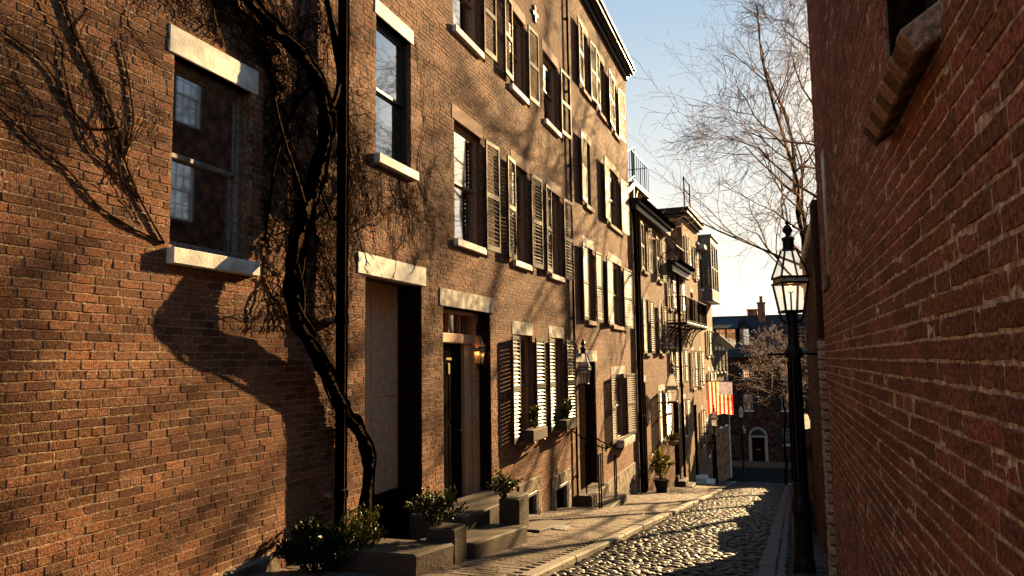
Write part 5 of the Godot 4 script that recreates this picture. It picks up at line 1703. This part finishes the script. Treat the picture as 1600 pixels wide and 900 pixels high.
func flag() -> void:
	var at := Vector3(-3.95, -1.22 + EYE, -42.0)
	var o := thing("flag", "striped red and white flag with a starred field hung down from a pole", "flag", at)
	var b := MB.new()
	b.rod(Vector3(0, 0, 0), Vector3(1.75, 0.0, 0), 0.022, 8)
	b.lathe(Vector3(1.78, -0.04, 0), [Vector2(0, 0), Vector2(0.04, 0.02), Vector2(0.04, 0.06), Vector2(0, 0.08)], 8)
	part(o, "pole", b, M.black_iron)
	# printed cloth: stripes run downwards, the field is at the upper corner away from the wall
	var im := Image.create(325, 420, false, Image.FORMAT_RGB8)
	for k in 13:
		im.fill_rect(Rect2i(k * 25, 0, 25, 420), Color(0.74, 0.2, 0.2) if k % 2 == 0 else Color(0.9, 0.85, 0.78))
	im.fill_rect(Rect2i(150, 0, 175, 166), Color(0.42, 0.46, 0.62))
	for k in 9:
		for j in (6 if k % 2 == 0 else 5):
			var c := Vector2(150 + 10 + k * 19.4, 14 + j * 27.5 + (0 if k % 2 == 0 else 13.5))
			for y in range(-6, 7):
				for x in range(-6, 7):
					var a := atan2(x, -y)
					var rr := 6.0 * (0.55 + 0.45 * absf(cos(a * 2.5)))
					if Vector2(x, y).length() < rr * 0.95 and c.x + x < 324: im.set_pixel(int(c.x) + x, maxi(int(c.y) + y, 0), Color(0.9, 0.86, 0.8))
	var m := StandardMaterial3D.new()
	m.albedo_texture = ImageTexture.create_from_image(im)
	m.roughness = 0.85
	m.backlight_enabled = true
	m.backlight = Color(0.95, 0.85, 0.75)
	b = MB.new()
	var nx := 26
	var ny := 20
	for y in ny + 1:
		for x in nx + 1:
			var f := float(x) / nx
			var g := float(y) / ny
			b.v.append(Vector3(0.42 + f * 1.28 + 0.02 * g * sin(f * 9.0), -0.03 - g * 1.68 + 0.03 * g * sin(f * 12.0), 0.1 * g * sin(f * 17.0 + g * 1.5) + 0.03 * sin(f * 7.0)))
			b.t.append(Vector2(f, g))
			b.n.append(Vector3(-0.07 * g * 17.0 / 1.28 * cos(f * 17.0 + g * 1.5), 0, 1).normalized()); b.c.append(Color.WHITE)
	for y in ny:
		for x in nx:
			var q := y * (nx + 1) + x
			b.i.append_array([q, q + 1, q + nx + 1, q + 1, q + nx + 2, q + nx + 1])
	part(o, "cloth", b, m)

func smooth_path(p: Array, n: int) -> PackedVector3Array:
	var out := PackedVector3Array()
	for k in p.size() - 1:
		var a: Vector3 = p[maxi(k - 1, 0)]
		var b: Vector3 = p[k]
		var c: Vector3 = p[k + 1]
		var d: Vector3 = p[mini(k + 2, p.size() - 1)]
		for j in n: out.append(b.cubic_interpolate(c, a, d, float(j) / n))
	out.append(p[-1])
	return out

func vine_part(o: Node3D, called: String, pts: Array, r0: float, r1: float, r: RandomNumberGenerator, col: Color, sides := 9) -> PackedVector3Array:
	var P := smooth_path(pts, 7)
	var rs := PackedFloat32Array()
	for k in P.size():
		rs.append(lerpf(r0, r1, float(k) / P.size()) * (1.0 + 0.16 * sin(k * 0.83 + r0 * 90.0) + r.randf_range(-0.05, 0.05)))
		P[k] += Vector3(r.randf_range(-1, 1), r.randf_range(-1, 1), 0) * r0 * 0.1
	var b := MB.new()
	b.col = col
	b.tube(P, rs, sides)
	part(o, called, b, M.bark)
	return P

# local frame of a creeper: x down the lane, y up from the eye's height, z out of the wall
func creepers() -> void:
	var r := RandomNumberGenerator.new()
	r.seed = 7
	var bark := Color(0.13, 0.088, 0.058)
	var o := thing("creeper_vine", "thick twisted bare creeper climbing past the drainpipe, with a mat of dry stems", "vine", Vector3(-4.7, EYE, 0))
	o.rotation.y = PI / 2
	var raw := [[8.05, -2.2, 0.15], [8.07, -1.8, 0.16], [8.17, -1.15, 0.17], [7.92, -0.75, 0.15], [7.63, -0.55, 0.13], [7.37, -0.22, 0.13], [6.99, 0.19, 0.17], [6.67, 0.51, 0.25], [6.61, 0.9, 0.29], [6.71, 1.24, 0.24], [6.85, 1.6, 0.2], [7.04, 1.99, 0.18], [7.2, 2.6, 0.2], [7.03, 3.05, 0.2], [6.76, 3.24, 0.17], [6.36, 3.33, 0.12], [5.95, 3.45, 0.1], [5.5, 3.7, 0.08], [5.2, 4.2, 0.07]]
	var pts := []
	for q in raw: pts.append(Vector3(q[0], q[1], 0) * ((4.7 - q[2]) / 4.6) + Vector3(0, 0, q[2]))
	vine_part(o, "trunk", pts.slice(0, 12), 0.082, 0.085, r, bark)
	vine_part(o, "trunk", pts.slice(11), 0.09, 0.06, r, bark)
	for s in 5:
		var path := smooth_path(pts, 7)
		var lo := r.randi_range(0, 50)
		var hi := mini(lo + r.randi_range(40, 80), path.size() - 1)
		var sp := PackedVector3Array()
		var sr := PackedFloat32Array()
		for k in range(lo, hi):
			var a := s * 1.3 + k * 0.16
			var off := 0.075 + 0.03 * sin(k * 0.31 + s)
			sp.append(path[k] + Vector3(cos(a) * off, 0.0, sin(a) * off))
			sr.append(0.016 + 0.007 * sin(k * 0.5 + s * 2.0))
		var sb := MB.new()
		sb.col = Color(0.17, 0.12, 0.08)
		sb.tube(sp, sr, 6)
		part(o, "strand", sb, M.bark)
	# side limbs
	vine_part(o, "limb", [pts[10], Vector3(6.5, 1.9, 0.2), Vector3(6.3, 2.4, 0.14), Vector3(6.2, 3.0, 0.08)], 0.035, 0.015, r, bark, 6)
	vine_part(o, "limb", [pts[12], Vector3(7.4, 3.2, 0.14), Vector3(7.3, 3.8, 0.1), Vector3(7.0, 4.6, 0.06)], 0.05, 0.03, r, bark, 6)
	vine_part(o, "limb", [pts[11], Vector3(7.3, 1.6, 0.13), Vector3(7.7, 1.9, 0.08), Vector3(8.0, 2.6, 0.05)], 0.03, 0.012, r, bark, 6)
	vine_part(o, "limb", [pts[13], Vector3(6.6, 2.7, 0.14), Vector3(6.3, 2.0, 0.1), Vector3(6.2, 1.2, 0.06)], 0.03, 0.01, r, bark, 6)
	var st := MB.new()
	st.col = Color(0.17, 0.108, 0.068)
	var keep := func(p: Vector3) -> bool:
		if p.x > 4.9 and p.x < 6.2 and p.y > 0.8 and p.y < 2.9: return false
		if p.x > 8.4 and p.x < 9.6 and p.y > 2.5 and p.y < 4.75: return false
		if p.x > 8.1 and p.x < 10.0 and p.y < 1.05: return false
		if p.x < 7.3 and p.y < 0.3: return false
		return p.x > 4.5 and p.x < 11.0 and p.y < 5.5
	for k in 130:
		var q: Vector3 = pts[r.randi_range(7, pts.size() - 1)]
		creep(st, r, Vector3(q.x + r.randf_range(-0.3, 0.5), q.y + r.randf_range(-0.4, 0.4), 0.03), r.randf_range(-PI, PI), r.randf_range(0.6, 2.0), r.randf_range(0.004, 0.009), 3, keep)
	for k in 34:
		creep(st, r, Vector3(r.randf_range(7.6, 10.2), r.randf_range(0.6, 2.4), 0.03), r.randf_range(0.5, 2.6), r.randf_range(0.8, 2.4), r.randf_range(0.003, 0.008), 3, keep)
	for k in 24:
		creep(st, r, Vector3(r.randf_range(6.15, 7.6), r.randf_range(0.4, 3.2), 0.03), r.randf_range(0.3, 2.8), r.randf_range(0.6, 1.6), r.randf_range(0.003, 0.006), 3, keep)
	for k in 16:
		creep(st, r, Vector3(r.randf_range(5.0, 6.6), r.randf_range(2.9, 3.7), 0.03), r.randf_range(-0.6, 3.6), r.randf_range(0.6, 1.6), r.randf_range(0.003, 0.006), 3, keep)
	for k in 12:
		creep(st, r, Vector3(r.randf_range(7.4, 8.0), r.randf_range(-1.6, 0.4), 0.02), r.randf_range(0.0, 3.1), r.randf_range(0.3, 0.7), r.randf_range(0.003, 0.005), 2, keep)
	stuff(part(o, "stems", st, M.bark))
	# the fan shaped creeper left of the near window
	o = thing("creeper_vine", "thin fan shaped dry creeper spreading on the sunlit brick left of the nearest window", "vine", Vector3(-4.7, EYE, 0))
	o.rotation.y = PI / 2
	var main := [Vector3(4.96, 1.0, 0.01), Vector3(4.69, 1.32, 0.012), Vector3(4.52, 1.61, 0.013), Vector3(4.45, 1.82, 0.013), Vector3(4.23, 2.15, 0.013), Vector3(4.09, 2.33, 0.013), Vector3(3.94, 2.6, 0.013), Vector3(3.8, 2.9, 0.013)]
	vine_part(o, "trunk", main, 0.008, 0.013, r, bark, 6)
	for q in [[main[0], Vector3(4.6, 1.08, 0.01), Vector3(4.28, 1.2, 0.01), Vector3(4.06, 1.38, 0.01), Vector3(3.8, 1.5, 0.01), Vector3(3.4, 1.75, 0.01)], [main[3], Vector3(4.2, 1.75, 0.01), Vector3(4.0, 1.9, 0.01), Vector3(3.8, 2.1, 0.01), Vector3(3.5, 2.2, 0.01)], [main[2], Vector3(4.6, 1.9, 0.01), Vector3(4.55, 2.2, 0.01), Vector3(4.45, 2.5, 0.01)], [main[1], Vector3(4.4, 1.5, 0.01), Vector3(4.2, 1.6, 0.01), Vector3(4.05, 1.85, 0.01), Vector3(3.95, 2.2, 0.01)]]:
		vine_part(o, "limb", q, 0.01, 0.005, r, bark, 5)
	st = MB.new()
	st.col = Color(0.17, 0.108, 0.068)
	for k in 26:
		var q: Vector3 = main[r.randi() % 8].lerp(Vector3(3.8, 1.7, 0.01), r.randf() * r.randf())
		creep(st, r, q, r.randf_range(1.2, 3.2), r.randf_range(0.35, 1.1), r.randf_range(0.0025, 0.005), 3, func(p: Vector3) -> bool: return p.x > 2.6 and p.x < 4.95 and p.y < 3.6 and p.y > 0.7)
	stuff(part(o, "stems", st, M.bark))

# ---------------------------------------------------------------- trees
func trees() -> void:
	var bark := Color(0.3, 0.2, 0.155)
	var twig := Color(0.45, 0.32, 0.26)
	bare_tree("bare_tree", "tall bare tree whose long side branches reach left over the lane against the sky", Vector3(2.0, gy(40.0), -40.0), 22.5, Vector3(-2.2, 0, 0.5), 0.2, 4.3, 4, 11, 0.0042, 0.18, bark, twig, 0.36, 18)
	bare_tree("bare_tree", "bare tree close behind the gas lamp, its twigs filling the top right of the sky", Vector3(2.1, gy(33.0), -33.0), 21.0, Vector3(-1.7, 0, -0.3), 0.18, 4.4, 4, 12, 0.0045, 0.14, bark, twig, 0.4, 13)
	bare_tree("bare_tree", "thick limbed bare garden tree added to shade the left wall, mostly hidden by the near right hand building", Vector3(2.4, gy(28.0), -28.0), 18.0, Vector3(-0.2, 0, 0.2), 0.17, 3.4, 5, 13, 0.0065, 0.03, bark, twig, 0.45, 15)  # placed and thickened to throw soft shade on the left wall
	var t := bare_tree("street_tree", "small slender street tree with pale budding twigs, in front of the slate roofed house", Vector3(0.2, gy(45.0), -45.0), 8.2, Vector3(-0.7, 0, 0.2), 0.085, 1.75, 4, 14, 0.007, 0.06, Color(0.14, 0.09, 0.06), Color(0.5, 0.38, 0.32), 0.52, 16)
	# pale buds along the twigs
	var r := RandomNumberGenerator.new()
	r.seed = 15
	var b := MB.new()
	var src := twigs.v
	for k in range(0, src.size(), 3):
		if r.randf() < 0.5:
			var g := r.randf_range(0.7, 1.15)
			b.col = Color(0.55 * g, 0.48 * g, 0.47 * g)
			var d := Vector3(r.randf_range(-1, 1), r.randf_range(-0.4, 1), r.randf_range(-1, 1)).normalized()
			b.leaf(src[k], d, d.cross(Vector3(r.randf_range(-1, 1), 0.3, r.randf_range(-1, 1))).normalized(), 0.06, 0.024)
	stuff(part(t, "buds", b, M.bud))
